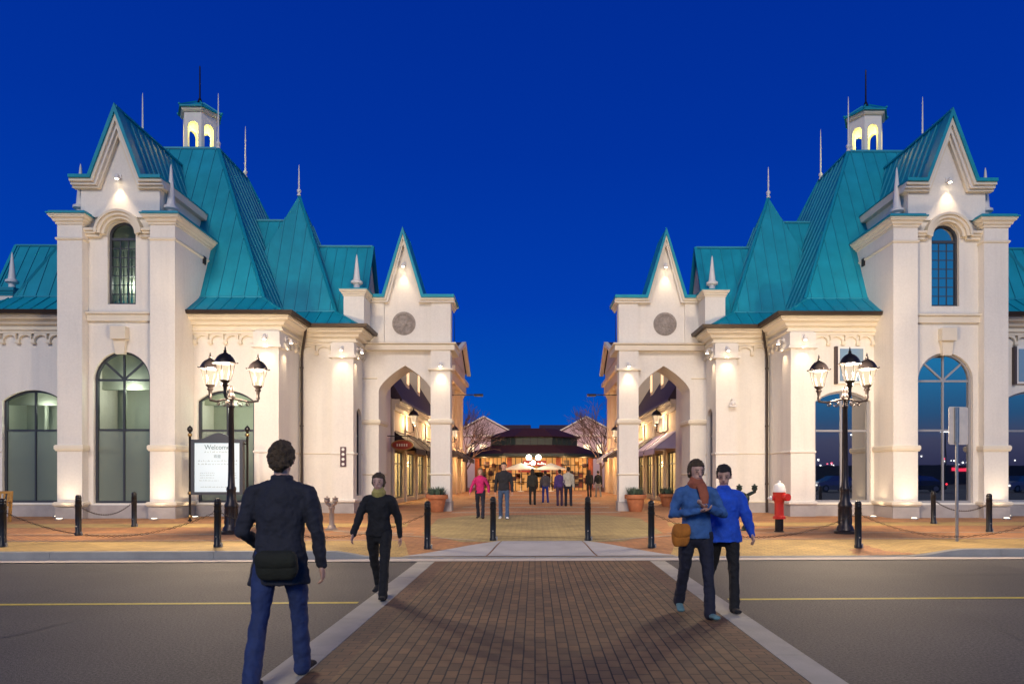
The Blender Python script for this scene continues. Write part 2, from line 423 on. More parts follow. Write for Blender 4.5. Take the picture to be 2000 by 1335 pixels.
def window(sx, root, f, W, style, lit=True, fw=.075, setb=.16, label=None):
    """frame (thing's part) > pane, room ; style: tall / seg / grid / side"""
    fm = M['frame'] if lit else M['frame_lt']
    if style == 'grid': fm = M['frame']
    mb = MB(sx)
    o1 = outline(W, .002); o2 = outline(W, fw)
    band(mb, f, o1, o2, setb-.05, setb+.06)
    c = (W['a0']+W['a1'])/2; t = .055
    b0, b1 = setb-.03, setb+.04
    apex = top_z(W, c)
    if style in ('tall', 'seg'):
        mb.boxf(f, c-t/2, c+t/2, b0, b1, W['zb']+.05, apex-.05)
        zt = W['transom']
        mb.boxf(f, W['a0']+.05, W['a1']-.05, b0+.003, b1-.003, zt-.035, zt+.035)
        if style == 'tall':
            zs = W['zs']
            mb.boxf(f, W['a0']+.05, W['a1']-.05, b0+.003, b1-.003, zs-.035, zs+.035)
            rr = W['rise']-.04
            for s_ in (-1, 1):
                az_bar(mb, f, (c, zs+.02), (c+s_*rr*math.cos(R(43)), zs+rr*math.sin(R(43))), .06, b0+.006, b1-.006)
    elif style == 'grid':
        zt = W['transom']; mb.boxf(f, W['a0']+.05, W['a1']-.05, b0, b1, zt-.045, zt+.045)
        w = (W['a1']-W['a0']-2*fw)/3
        for i in (1,2): mb.boxf(f, W['a0']+fw+w*i-.014, W['a0']+fw+w*i+.014, b0+.02, b1, W['zb']+fw, zt)
        n = 7; h = (zt-W['zb']-fw)/n
        for i in range(1, n): mb.boxf(f, W['a0']+fw, W['a1']-fw, b0+.024, b1-.004, W['zb']+fw+h*i-.013, W['zb']+fw+h*i+.013)
    elif style == 'side':
        zt = W['transom']; mb.boxf(f, W['a0']+.03, W['a1']-.03, b0, b1, zt-.03, zt+.03)
    fr = mb.build('window', fm, root)
    if label: fr['label'] = label
    # panes: lower (frosted when lit) and upper
    def pane(z0, z1, mat, name='pane'):
        p = MB(sx); pts = outline(W, fw-.02)
        sel = [(a, min(max(z, z0), z1)) for a, z in pts]
        S = sorted(set(round(a, 5) for a, z in sel))
        V = dict(W); V['a0'] += fw-.02; V['a1'] -= fw-.02; V['rise'] = max(.01, V.get('rise',0)-fw+.02)
        if V.get('kind','rect') == 'rect': V['zs'] -= fw-.02
        S = samples(V, 16)
        for i in range(len(S)-1):
            t0 = min(z1, top_z(V,S[i])); t1 = min(z1, top_z(V,S[i+1]))
            if max(t0, t1) <= z0: continue
            p.poly([f(S[i],setb+.005,z0), f(S[i+1],setb+.005,z0), f(S[i+1],setb+.005,max(t1,z0)), f(S[i],setb+.005,max(t0,z0))])
        p.build(name, mat, fr, recalc=True)
    if style in ('tall','seg') and lit:
        pane(W['zb']+fw-.02, W['transom'], M['frost']); pane(W['transom'], 99, M['gclear'])
    elif style == 'grid' and lit:
        pane(W['zb']+fw-.02, 99, M['gclear'])
    elif style == 'side' and lit:
        pane(W['zb']+fw-.02, W['transom'], M['frost']); pane(W['transom'], 99, M['frost'])
    else:
        pane(W['zb']+fw-.02, 99, M['gdark'])
    if lit and style in ('tall','seg','grid'):
        # a shallow display room behind the clear upper panes
        r = MB(sx); d = 1.5; e = .12
        x0, x1 = W['a0']-.35, W['a1']+.35
        zb = W['zb']-.02; zt = apex+.1; zu = W['transom'] if style != 'grid' else W['zb']
        r.boxf(f, x0, x1, setb+d, setb+d+.05, zb, zt)
        r.boxf(f, x0-.05, x0, setb+.14, setb+d, zb, zt); r.boxf(f, x1, x1+.05, setb+.14, setb+d, zb, zt)
        r.boxf(f, x0, x1, setb+.14, setb+d, zt, zt+.05); r.boxf(f, x0, x1, setb+.14, setb+d, zb-.05, zb)
        r.boxf(f, x0, x0+.62, setb+.75, setb+1.25, zu, zt-.5)
        r.boxf(f, x0, x1, setb+.6, setb+.75, zt-.55 if style=='seg' else W['zs']-.25, zt-.02)
        if style == 'seg':
            r.boxf(f, c+.25, c+.33, setb+.9, setb+1.0, zu, zt-.5)
        else:
            r.boxf(f, c+.5, c+.56, setb+.9, setb+1.0, zu, zt-.5)
        if style == 'grid':
            for i in range(9): r.boxf(f, x0+.2+i*.14, x0+.27+i*.14, setb+.5, setb+.52, zb, W['zs']-.15)
        r.build('display_room', M['wallin'], fr)
        p = f(c, setb+.42, (zu+zt)/2 if style != 'grid' else zb+.8)
        point('room_light', (p[0]*sx, p[1], p[2]), ROOM_W*(1.0 if style != 'grid' else .6), (1,.98,.84), .15, root)
    return fr

# ------------------------------------------------------------------ trims
def cornice_prof(z, h, out):
    """closed profile, from wall outwards; z = bottom"""
    return [(-.02, z), (out*.18, z), (out*.22, z+h*.22), (out*.45, z+h*.30), (out*.55, z+h*.52), (out*.85, z+h*.66), (out*.9, z+h*.80), (out, z+h*.82), (out, z+h), (-.02, z+h)]
def ledge_prof(z, h, out): return [(-.02, z), (out*.5, z), (out, z+h*.35), (out, z+h*.8), (out*.6, z+h), (-.02, z+h)]
def flat_prof(z, h, out): return [(-.02, z), (out, z), (out, z+h), (-.02, z+h)]

def pilaster_path(x0, x1, yf, yb): return [(x1, yb), (x1, yf), (x0, yf), (x0, yb)]

def gable_trim(sx, root, pts, y0, layers, names):
    """pts: polyline (x,z) left to right; layers: (off0, off1, ya, yb)"""
    P = [Vector(p) for p in pts]; n = len(P)
    def off(d):
        out = []
        for i in range(n):
            def nr(a, b):
                v = (b-a).normalized(); return Vector((v.y, -v.x))   # downwards
            if i == 0: m = nr(P[0], P[1])
            elif i == n-1: m = nr(P[-2], P[-1])
            else:
                n1 = nr(P[i-1], P[i]); n2 = nr(P[i], P[i+1]); m = n1+n2; m = m/max(.25, m.dot(n1))
            out.append(P[i]+m*d)
        return out
    for (d0, d1, ya, yb), (nm, mat) in zip(layers, names):
        mb = MB(sx); A = off(d0); B = off(d1)
        for i in range(n-1):
            mb.hexa([(B[i].x,ya,B[i].y),(B[i+1].x,ya,B[i+1].y),(B[i+1].x,yb,B[i+1].y),(B[i].x,yb,B[i].y),
                     (A[i].x,ya,A[i].y),(A[i+1].x,ya,A[i+1].y),(A[i+1].x,yb,A[i+1].y),(A[i].x,yb,A[i].y)])
        mb.build(nm, mat, root)

def roof_face(mb, seams, pts, spacing=.46, h=.032, phase=0.0, up_hint=None):
    """planar convex face + standing seams that follow the slope"""
    P = [Vector(p) for p in pts]
    mb.poly(pts)
    n = (P[1]-P[0]).cross(P[2]-P[0])
    if n.length < 1e-6: n = (P[2]-P[1]).cross(P[-1]-P[1])
    n.normalize()
    if n.z < 0: n = -n
    if n.z > .995: return
    hd = Vector((0,0,1)).cross(n).normalized(); up = n.cross(hd).normalized()
    o = P[0]
    Q = [((p-o).dot(hd), (p-o).dot(up)) for p in P]
    a0 = min(q[0] for q in Q); a1 = max(q[0] for q in Q)
    a = a0 + spacing*.5 + phase
    while a < a1-.05:
        hit = []
        for i in range(len(Q)):
            p, q = Q[i], Q[(i+1) % len(Q)]
            if (p[0]-a)*(q[0]-a) < 0:
                t = (a-p[0])/(q[0]-p[0]); hit.append(p[1]+t*(q[1]-p[1]))
        if len(hit) >= 2:
            u0, u1 = min(hit), max(hit)
            if u1-u0 > .12:
                s0 = o+hd*a+up*u0+n*h*.5; s1 = o+hd*a+up*u1+n*h*.5
                seams.bar(s0, s1, .026, h, up=n)
        a += spacing
def ridge(seams, p, q, w=.12, h=.07):
    seams.bar(Vector(p)+Vector((0,0,.01)), Vector(q)+Vector((0,0,.01)), w, h)

def finial(sx, root, x, y, z, h, slim=False, name='finial'):
    m = MB(sx)
    if slim: prof = [(.08,0),(.08,.05),(.04,.10),(.085,.18),(.085,.24),(.035,.30),(.03,.4),(.036,.5),(.02,h*.9),(.008,h)]
    else: prof = [(.17,0),(.17,.10),(.12,.12),(.12,.26),(.23,.32),(.23,.40),(.15,.44),(.13,.5),(.035,h*.93),(.008,h)]
    m.lathe((x,y,z), prof, 12)
    return m.build(name, M['white'], root, smooth=True)

def sconce(sx, root, x, y, z, dirn, energy, drop=2.0, ang=75, name='wall_light', out=.2):
    """small hooded spotlight; dirn = outward direction in the mirrored frame"""
    d = Vector(dirn)
    m = MB(sx)
    p = Vector((x,y,z))
    # back plate
    b = p + d*.02
    m.bar(b-Vector((0,0,.07)), b+Vector((0,0,.07)), .12, .04, up=d)
    m.tube([p+d*.02, p+d*out*.6+Vector((0,0,.03)), p+d*out+Vector((0,0,.02))], .014, 6)
    q = p+d*out
    m.lathe((q.x,q.y,q.z-.14), [(.075,0),(.08,.01),(.06,.09),(.035,.14),(.0,.15)][:4], 12)
    o = m.build(name, M['white'], root, smooth=True)
    bl = MB(sx); bl.lathe((q.x,q.y,q.z-.147), [(.05,0),(.05,.006)], 12)
    bl.build('bulb', M['bulbg'], o)
    l = Vector((q.x*sx, q.y, q.z-.16))
    t = Vector(((p.x+d.x*.02)*sx, p.y+d.y*.02, z-drop))
    spot('spotlight', l, t, energy, ang, .9, r=.035, parent=root)
    return o
SUN_E = 1.5; EXPO = 0.0
# ------------------------------------------------------------------ ground, road, kerbs
def shear(x, y): return y + .03*x
def sheet(name, pts, z, mat, kind='structure', sh=True):
    m = MB(); m.poly([(x, shear(x,y) if sh else y, z if not callable(z) else z(x,y)) for x, y in pts])
    o = m.build(name, mat, None); tag(o, kind=kind); return o
def kz(x):
    """height of the kerb along the street"""
    if x < -3.9 or x > 8.4: return .15
    if -2.9 < x < 7.2: return .018
    t = (x+3.9)/1.0 if x < 0 else (8.4-x)/1.2
    t = t*t*(3-2*t)
    return .15*(1-t)+.018*t
sheet('ground', [(-400,-300),(400,-300),(400,500),(-400,500)], -.05, pbr('far_ground', (.05,.05,.045), .9), sh=False)
sheet('road', [(-60,-30),(60,-30),(60,12.5),(-60,12.5)], 0.0, M['asph'])
# crosswalk of brick with concrete edge strips
XA, XB = -1.82, 2.10
sheet('brick_crosswalk', [(XA+.24,-6),(XB-.24,-6),(XB-.24,12.49),(XA+.24,12.49)], .008, M['brick'])
for n, (a, b) in enumerate(((XA,XA+.24),(XB-.24,XB))):
    o = sheet('crosswalk_brick_border', [(a,-6),(b,-6),(b,12.49),(a,12.49)], .008, M['brickb'])
def strip(name, x0, x1, y0, y1, z, mat, step, gap=.012):
    m = MB(); y = y0
    while y < y1:
        e = min(y+step, y1); g = gap/2
        m.box(x0, x1, y+g, e-g, z-.06, z); y = e
    o = m.build(name, mat, None); tag(o, kind='structure'); return o
strip('crosswalk_concrete_edge', XA-.31, XA-.004, -6, 12.40, .012, pbr('edge_concrete', (.44,.42,.35), .85, var=.16, vscale=2.5, bump=.25, bscale=50), 1.5)
strip('crosswalk_concrete_edge', XB+.004, XB+.28, -6, 12.50, .012, MATS['edge_concrete'], 1.5)
sheet('road_marking', [(-40,8.50),(-2.2,8.50),(-2.2,8.60),(-40,8.60)], .004, M['yellow'])
sheet('road_marking', [(2.46,8.58),(40,8.58),(40,8.68),(2.46,8.68)], .004, M['yellow'])
# gutter pan and kerb
m = MB(); x = -30.0
while x < 30:
    m.poly([(x,shear(x,12.50),.012),(x+1.496,shear(x+1.496,12.50),.012),(x+1.496,shear(x+1.496,12.90),.010),(x,shear(x,12.90),.010)]); x += 1.5
tag(m.build('gutter_pan', pbr('pale_concrete', (.56,.50,.44), .85, var=.12, vscale=3, bump=.2), None), kind='structure')
m = MB(); x = -30.0
while x < 30:
    x1 = min(x+.25, 30); g = .006 if abs((x+30) % 3.0) < .01 else 0
    a, b = x+g, x1
    za, zb = kz(a), kz(b)
    f = lambda X, y, z: (X, shear(X, y), z)
    m.hexa([f(a,12.90,-.05),f(b,12.90,-.05),f(b,13.10,-.05),f(a,13.10,-.05),f(a,12.925,za),f(b,12.925,zb),f(b,13.10,zb),f(a,13.10,za)])
    x = x1
tag(m.build('kerb', M['conc2'], None, recalc=True), kind='structure')
# pavement height
def pz(x, y):
    e = y - shear(x, 13.1)
    k = kz(x)-.004
    t = max(0, min(1, e/1.9)); t = t*t*(3-2*t)
    return k*(1-t) + .12*t
def paved(name, poly_test, mat, zoff, x0, x1, y0, y1, dx=.5, dy=.3):
    pass
def grid_sheet(name, rows, mat, zoff):
    """rows: list of (y, xl, xr) in street-sheared coordinates; terrain-following sheet"""
    m = MB(); NX = 40
    full = []
    for i in range(len(rows)-1):
        (ya, la, ra), (yb, lb, rb) = rows[i], rows[i+1]
        k = max(1, int((min(yb,15.3)-ya)/.3)) if ya < 15.2 else 1
        for j in range(k):
            t = j/k; full.append((ya+(yb-ya)*t, la+(lb-la)*t, ra+(rb-ra)*t))
    full.append(rows[-1])
    for i in range(len(full)-1):
        (ya, la, ra), (yb, lb, rb) = full[i], full[i+1]
        for n in range(NX):
            s, e = n/NX, (n+1)/NX
            P = [(la+(ra-la)*s, ya), (la+(ra-la)*e, ya), (lb+(rb-lb)*e, yb), (lb+(rb-lb)*s, yb)]
            m.poly([(X, shear(X,Y), pz(X, shear(X,Y))+zoff) for X, Y in P])
    o = m.build(name, mat, None, smooth=False); tag(o, kind='structure'); return o
grid_sheet('pavement', [(13.1,-30,30),(15.2,-30,30),(40,-30,30),(140,-60,60)], M['pavor'], 0)
M['pavband'] = bricks('grey_band_pavers', (.50,.42,.32), (.42,.35,.27), (.25,.2,.16), .205, .102, ms=.006, rot=0, patch=.2, bump=.3)
grid_sheet('golden_paving_band', [(13.105,-30,-2.4),(15.2,-30,-2.9)], M['pavye'], .004)
grid_sheet('golden_paving_band', [(13.105,2.6,30),(15.2,3.2,30)], M['pavye'], .004)
for (a, b) in ((15.3,15.42),(16.9,17.02)):
    grid_sheet('pale_paving_line', [(a,-30,-3.0),(b,-30,-3.0)], M['pavband'], .008)
    grid_sheet('pale_paving_line', [(a,3.3,30),(b,3.3,30)], M['pavband'], .008)
grid_sheet('golden_paving_band', [(19.2,-30,-3.6),(20.6,-30,-3.8)], M['pavye'], .004)
grid_sheet('golden_paving_band', [(19.2,3.8,30),(20.6,4.0,30)], M['pavye'], .004)
grid_sheet('plaza_centre_paving', [(14.9,-1.6,1.9),(17.0,-2.8,3.2),(22.6,-3.2,3.5),(24.6,-2.2,2.4)], M['pavtan'], .004)
for (a, b) in ((26.0,26.5),(30,30.6),(34.5,35.3),(40,41),(47,48.2)):
    grid_sheet('pale_paving_line', [(a,-3.2,3.3),(b,-3.2,3.3)], M['pavband'], .004)
# thin diagonal bands that run out from the ramp
def diag(name, p, q, wdt, mat, zo):
    p = Vector(p); q = Vector(q); d = (q-p).normalized(); n = Vector((-d.y, d.x))*wdt/2
    m = MB(); K = 24
    for i in range(K):
        a = p+(q-p)*i/K; b = p+(q-p)*(i+1)/K
        m.poly([(v.x, v.y, pz(v.x, v.y)+zo) for v in (a-n, b-n, b+n, a+n)])
    tag(m.build(name, mat, None), kind='structure')
diag('pale_paving_line', (-1.3,15.15), (-5.2,17.6), .12, M['pavband'], .010)
diag('pale_paving_line', (1.7,15.25), (5.4,17.8), .12, M['pavband'], .010)
diag('pale_paving_line', (-8,19.0), (-3.4,17.0), .12, M['pavband'], .012)
diag('pale_paving_line', (8,19.2), (3.8,17.2), .12, M['pavband'], .012)
diag('dark_paving_line', (-1.2,15.4), (1.9,16.4), .05, pbr('dark_joint', (.12,.09,.05), .9), .010)
diag('dark_paving_line', (1.6,15.4), (-1.4,16.4), .05, MATS['dark_joint'], .012)
# concrete kerb ramp: flat tongue and two flared sides, with joints between the slabs
def slab(pts, nm='ramp_slab'):
    m = MB(); K = 6
    (a, b, c, d) = [Vector(p) for p in pts]
    for i in range(K):
        l0, l1 = a+(d-a)*i/K, a+(d-a)*(i+1)/K; r0, r1 = b+(c-b)*i/K, b+(c-b)*(i+1)/K
        m.poly([(v.x, v.y, pz(v.x,v.y)+.014) for v in (l0,r0,r1,l1)])
    tag(m.build(nm, MATS['pale_concrete_ramp'], None), kind='structure')
pbr('pale_concrete_ramp', (.47,.46,.45), .85, var=.12, vscale=2.2, bump=.25, bscale=45)
slab([(-.92,13.10),(1.18,13.15),(1.02,15.0),(-.72,14.95)], 'kerb_ramp')
slab([(-2.55,13.05),(-.95,13.10),(-.75,14.95),(-.80,14.95)], 'kerb_ramp_flare')
slab([(1.21,13.15),(2.75,13.2),(1.12,15.0),(1.05,15.0)], 'kerb_ramp_flare')

def tar_line(pts, w=.018):
    m = MB(); P = [Vector((a, b)) for a, b in pts]
    for a, b in zip(P, P[1:]):
        d = (b-a).normalized(); n = Vector((-d.y, d.x))*w/2; m.poly([(v.x, v.y, .003) for v in (a-n, b-n, b+n, a+n)])
    tag(m.build('sealed_crack', MATS.get('tar') or pbr('tar', (.018,.017,.016), .5), None), kind='structure')
rnc = random.Random(21)
def wander(x, y, dx, dy, n, j=.06):
    out = []
    for i in range(n): out.append((x, y)); x += dx+rnc.uniform(-j,j); y += dy+rnc.uniform(-j,j)
    return out
tar_line(wander(-30, 10.55, .35, .010, 76, .035)); tar_line(wander(2.6, 10.75, .35, .012, 60, .035))
tar_line(wander(-6.0, 4.0, .10, .28, 15)); tar_line(wander(4.3, 4.2, .05, .27, 16)); tar_line(wander(8.8, 8.9, -.06, .25, 14))
ROOM_W = 34.0
YAW = R(0.55)
def place_rotated(root, pivot=(0,26)):
    l = ORG[root.name]; c, s = math.cos(YAW), math.sin(YAW)
    dx, dy = l.x-pivot[0], l.y-pivot[1]
    root.location = (pivot[0]+c*dx-s*dy, pivot[1]+s*dx+c*dy, l.z)
    root.rotation_euler = (0,0,YAW)

def castle(sx, lit):
    root = empty('castle_shop_building', (sx*13.9, 24.0, .12))
    G = .12
    T0, T1 = 11.95, 15.82          # tower
    TF, TB = 22.7, 25.5
    TCX = 13.88
    # ---------------- windows
    wt = dict(a0=TCX-.94, a1=TCX+.94, zb=.62, zs=4.76, rise=.94, kind='round', transom=3.08)
    wu = dict(a0=TCX-.47, a1=TCX+.47, zb=7.28, zs=9.58, rise=.47, kind='round', transom=9.5)
    wb = dict(a0=9.86, a1=11.84, zb=.6, zs=4.15, rise=.38, kind='seg', transom=3.13)
    wl = dict(a0=16.5, a1=18.62, zb=.6, zs=4.15, rise=.38, kind='seg', transom=3.13)
    ws = dict(a0=26.42, a1=27.22, zb=.75, zs=3.9, rise=.26, kind='seg', transom=3.1)
    # ---------------- walls
    w = MB(sx)
    YR = 23.0
    wall_open(w, front(YR), T0+.8, T1-.8, .5, 6.75, [wt], .3)
    wall_open(w, front(YR), T0+.8, T1-.8, 6.75, 9.7, [dict(wu, zs=9.58)], .3) if False else None
    wall_open(w, front(YR), T0+.8, T1-.8, 6.75, 10.3, [wu], .3)
    # upper body of the tower
    gx0, gx1 = TCX-1.31, TCX+1.31
    yg = 22.92
    w.box(gx0, gx1, yg+.10, 26.6, 10.302, 11.26)
    w.poly([(gx0,yg,10.16),(gx1,yg,10.16),(gx1,yg,11.26),(gx0,yg,11.26)])
    hw = .80
    w.poly([(TCX-hw,yg,11.26),(TCX+hw,yg,11.26),(TCX,yg,13.35)])
    w.poly([(gx0,yg,10.16),(gx0,yg+.11,10.16),(gx0,yg+.11,11.26),(gx0,yg,11.26)])
    w.poly([(gx1,yg,10.16),(gx1,yg+.11,10.16),(gx1,yg+.11,11.26),(gx1,yg,11.26)])
    # upper wall around the window arch comes forward to the pilasters
    # bay walls
    wall_open(w, front(24.0), 8.96, T0+.02, .5, 6.6, [wb], .3)
    wall_open(w, front(24.0), T1-.02, 19.2, .5, 6.6, [wl], .3)
    wall_open(w, side(8.96), 24.0, 26.1, .5, 6.6, [], .3)
    wall_open(w, front(26.1), 6.9, 8.96, .5, 6.6, [], .3)
    wall_open(w, side(6.9), 26.1, 27.42, .5, 6.6, [ws], .25)
    w.poly([(8.96,24,6.6),(19.2,24,6.6),(19.2,30,6.6),(8.96,30,6.6)])
    # far outer side, back and the long avenue side behind the gateway
    w.poly([(19.2,24,.5),(19.2,33,.5),(19.2,33,7.2),(19.2,24,7.2)])
    w.poly([(6.9,33,.5),(19.2,33,.5),(19.2,33,7.2),(6.9,33,7.2)])
    w.poly([(6.9,27.4,.12),(6.9,33,.12),(6.9,33,7.2),(6.9,27.4,7.2)])
    w.box(16.6,21.6,26.8,30.4,7.2,8.0)
    w.build('wall', M['stucco'], root)

    # ---------------- tower corner piers (pilasters)
    for (x0, x1) in ((T0, T0+.82), (T1-.82, T1)):
        p = MB(sx)
        p.box(x0, x1, TF, TB, .5, 9.95)
        po = p.build('tower_pier', M['stucco'], root)
        t = MB(sx); pa = pilaster_path(x0, x1, TF, TB)
        t.sweep(pa, cornice_prof(9.84, .30, .2))
        t.sweep(pa, ledge_prof(9.32, .09, .045))
        t.sweep(pa, ledge_prof(2.36, .2, .07))
        t.sweep(pa, ledge_prof(.52, .16, .10))
        t.build('moulding', M['trim'], po)
        c = MB(sx); c.box(x0-.24, x1+.24, TF-.24, TB+.2, 10.14, 10.18); c.box(x0-.18, x1+.18, TF-.18, TB+.14, 10.18, 10.24)
        c.build('cap', M['seam'], po)
        finial(sx, root, (x0+x1)/2+(.12 if x0 > 13 else -.12)*0, TF+.55, 10.24, 1.85)
    # ---------------- tower trims
    t = MB(sx)
    t.boxf(front(YR), T0+.82, T1-.82, -.10, .04, 6.70, 6.93); t.boxf(front(YR), T0+.82, T1-.82, -.16, .04, 6.93, 7.0)
    # string course at the shoulders of the arch hood
    for (a, b) in ((T0+.82, TCX-.66), (TCX+.66, T1-.82)):
        t.boxf(front(YR), a, b, -.12, .03, 9.50, 9.60); t.boxf(front(YR), a, b, -.18, .03, 9.60, 9.68); t.boxf(front(YR), a, b, -.24, .03, 9.68, 9.76)
    t.build('string_course', M['trim'], root)
    t = MB(sx)
    for (r0, r1, o) in ((.50,.60,-.14),(.60,.70,-.22),(.70,.78,-.28)):
        n = 18
        for i in range(n):
            A = math.pi*i/n; B = math.pi*(i+1)/n; f = front(YR)
            P = [(TCX-r0*math.cos(A), 9.6+r0*math.sin(A)), (TCX-r0*math.cos(B), 9.6+r0*math.sin(B)), (TCX-r1*math.cos(B), 9.6+r1*math.sin(B)), (TCX-r1*math.cos(A), 9.6+r1*math.sin(A))]
            t.hexa([f(x,o,z) for x,z in P]+[f(x,.05,z) for x,z in P])
    t.build('arch_hood', M['trim'], root)
    k = MB(sx)
    f = front(YR)
    k.hexa([f(TCX-.15,-.12,5.60),f(TCX+.15,-.12,5.60),f(TCX+.15,.02,5.60),f(TCX-.15,.02,5.60),f(TCX-.2,-.14,6.08),f(TCX+.2,-.14,6.08),f(TCX+.2,.02,6.08),f(TCX-.2,.02,6.08)])
    k.boxf(f, TCX-.25, TCX+.25, -.24, .02, 6.08, 6.5)
    k.build('keystone', M['trim'], root)
    # gable trim (steep pointed gable with flat shoulders)
    P = [(gx0-.2, 11.42), (TCX-.86, 11.42), (TCX, 13.72), (TCX+.86, 11.42), (gx1+.2, 11.42)]
    gable_trim(sx, root, P, yg,
        [(-.03,.075, yg-.36, yg+.05), (.075,.17, yg-.30, yg+.05), (.17,.25, yg-.22, yg+.05), (.25,.33, yg-.13, yg+.05)],
        [('gable_edge', M['roof']), ('gable_moulding', M['trim']), ('gable_moulding', M['stucco']), ('gable_moulding', M['trim'])])
    t = MB(sx)   # cornice returning along the tower sides
    for s_ in (0, 1):
        xx = gx0 if s_ == 0 else gx1
        path = [(xx, 26.4), (xx, yg)] if s_ == 0 else [(xx, yg), (xx, 26.4)]
        if s_ == 0: path = path[::-1]; t.sweep([(p[0], p[1]) for p in path[::1]], [(-o, z) for o, z in flat_prof(11.1, .28, -.0)]) if False else None
    for (a, b) in ((gx0-.19, gx0+.02), (gx1-.02, gx1+.19)):
        t.box(a, b, yg+.06, 26.3, 11.12, 11.38)
    t.build('side_cornice', M['trim'], root)
    # tower roof: steep prism plus flat shoulders
    r = MB(sx); s = MB(sx); YE = 27.4
    zt, zb = 13.70, 11.40
    roof_face(r, s, [(TCX-.84,yg-.3,zb),(TCX-.84,YE,zb),(TCX,YE,zt),(TCX,yg-.3,zt)], .42)
    roof_face(r, s, [(TCX+.84,yg-.3,zb),(TCX+.84,YE,zb),(TCX,YE,zt),(TCX,yg-.3,zt)], .42)
    r.box(gx0-.22, TCX-.80, yg-.05, 26.4, 11.385, 11.42); r.box(TCX+.80, gx1+.22, yg-.05, 26.4, 11.385, 11.42)
    ridge(s, (TCX,yg-.3,zt), (TCX,YE,zt))
    r.build('tower_roof', M['roof'], root); s.build('roof_seams', M['seam'], root)

    # ---------------- main hipped roof
    r = MB(sx); s = MB(sx)
    XL, XR, YF, YBk, zK = 9.7, 18.5, 24.4, 33.0, 7.88
    tl, tr, tf, tb, zT = 12.6, 15.6, 27.3, 30.1, 14.54
    roof_face(r, s, [(XL,YF,zK),(XR,YF,zK),(tr,tf,zT),(tl,tf,zT)], .46)
    roof_face(r, s, [(XL,YBk,zK),(XL,YF,zK),(tl,tf,zT),(tl,tb,zT)], .46)
    roof_face(r, s, [(XR,YF,zK),(XR,YBk,zK),(tr,tb,zT),(tr,tf,zT)], .46)
    r.poly([(XR,YBk,zK),(XL,YBk,zK),(tl,tb,zT),(tr,tb,zT)]); r.poly([(tl,tf,zT),(tr,tf,zT),(tr,tb,zT),(tl,tb,zT)])
    for a, b in (((XL,YF,zK),(tl,tf,zT)), ((XR,YF,zK),(tr,tf,zT)), ((tl,tf,zT),(tr,tf,zT)), ((tl,tf,zT),(tl,tb,zT)), ((tl,tb,zT),(XL,YBk,zK)), ((tr,tf,zT),(tr,tb,zT))):
        ridge(s, a, b, .1, .08)
    # flared skirt
    ex, ey, ez = 8.72, 23.42, 7.2; ex2 = 19.5
    roof_face(r, s, [(ex,ey,ez),(ex2,ey,ez),(XR,YF,zK),(XL,YF,zK)], .46)
    roof_face(r, s, [(ex,26.6,ez),(ex,ey,ez),(XL,YF,zK),(XL,26.6,zK)], .46)
    roof_face(r, s, [(ex2,ey,ez),(ex2,33.6,ez),(XR,YBk,zK),(XR,YF,zK)], .46)
    ridge(s, (ex,ey,ez), (XL,YF,zK), .09, .06); ridge(s, (XL,YF,zK), (XR,YF,zK), .07, .05)
    mo = r.build('main_roof', M['roof'], root); s.build('roof_seams', M['seam'], mo)
    # ---------------- lower pyramid roof over the second bay
    r = MB(sx); s = MB(sx)
    ax, ay, az = 9.82, 28.56, 13.2
    bx, by, bz = 7.72, 26.5, 7.88
    roof_face(r, s, [(bx,by,bz),(11.9,by,bz),(ax,ay,az)], .46)
    roof_face(r, s, [(bx,30.6,bz),(bx,by,bz),(ax,ay,az)], .46)
    r.poly([(bx,30.6,bz),(11.9,30.6,bz),(ax,ay,az)]); r.poly([(11.9,by,bz),(11.9,30.6,bz),(ax,ay,az)])
    # link ridge towards the main roof
    roof_face(r, s, [(9.0,by+.05,bz),(12.2,by+.05,bz),(12.2,ay,12.14),(9.9,ay,12.14)], .46)
    ridge(s, (10.3,ay,12.14), (12.3,ay,12.14))
    ridge(s, (bx,by,bz), (ax,ay,az), .1, .07); ridge(s, (bx,by,bz), (9.8,by,bz), .07, .05)
    # skirt of the second bay
    e2x, e2y = 6.66, 25.58
    roof_face(r, s, [(e2x,e2y,ez),(9.3,e2y,ez),(9.3,by,bz),(bx,by,bz)], .46)
    roof_face(r, s, [(e2x,28.0,ez),(e2x,e2y,ez),(bx,by,bz),(bx,28.0,bz)], .46)
    ridge(s, (e2x,e2y,ez), (bx,by,bz), .09, .06)
    po = r.build('corner_roof', M['roof'], root); s.build('roof_seams', M['seam'], po)
    # ---------------- wing gable roofs on both flanks
    for (xa, xb) in ((6.74, 9.9), (18.2, 21.5)):
        r = MB(sx); s = MB(sx)
        y0, y1, z0, z1 = 26.75, 30.3, 7.6, 11.06; ym = (y0+y1)/2
        roof_face(r, s, [(xa,y0,z0),(xb,y0,z0),(xb,ym,z1),(xa,ym,z1)], .42)
        r.poly([(xa,y1,z0),(xb,y1,z0),(xb,ym,z1),(xa,ym,z1)])
        ridge(s, (xa,ym,z1), (xb,ym,z1))
        xe = xa if xa < 10 else xb
        r.bar((xe,y0,z0),(xe,ym,z1),.12,.1); r.bar((xe,y1,z0),(xe,ym,z1),.12,.1)
        wo = r.build('wing_roof', M['roof'], root); s.build('roof_seams', M['seam'], wo)
        g = MB(sx); xi = xe + (.1 if xa < 10 else -.1)
        g.poly([(xi,y0+.05,z0-.6),(xi,y1-.05,z0-.6),(xi,y1-.05,z0),(xi,ym,z1-.08),(xi,y0+.05,z0)])
        g.build('wing_gable', M['stucco'], wo)
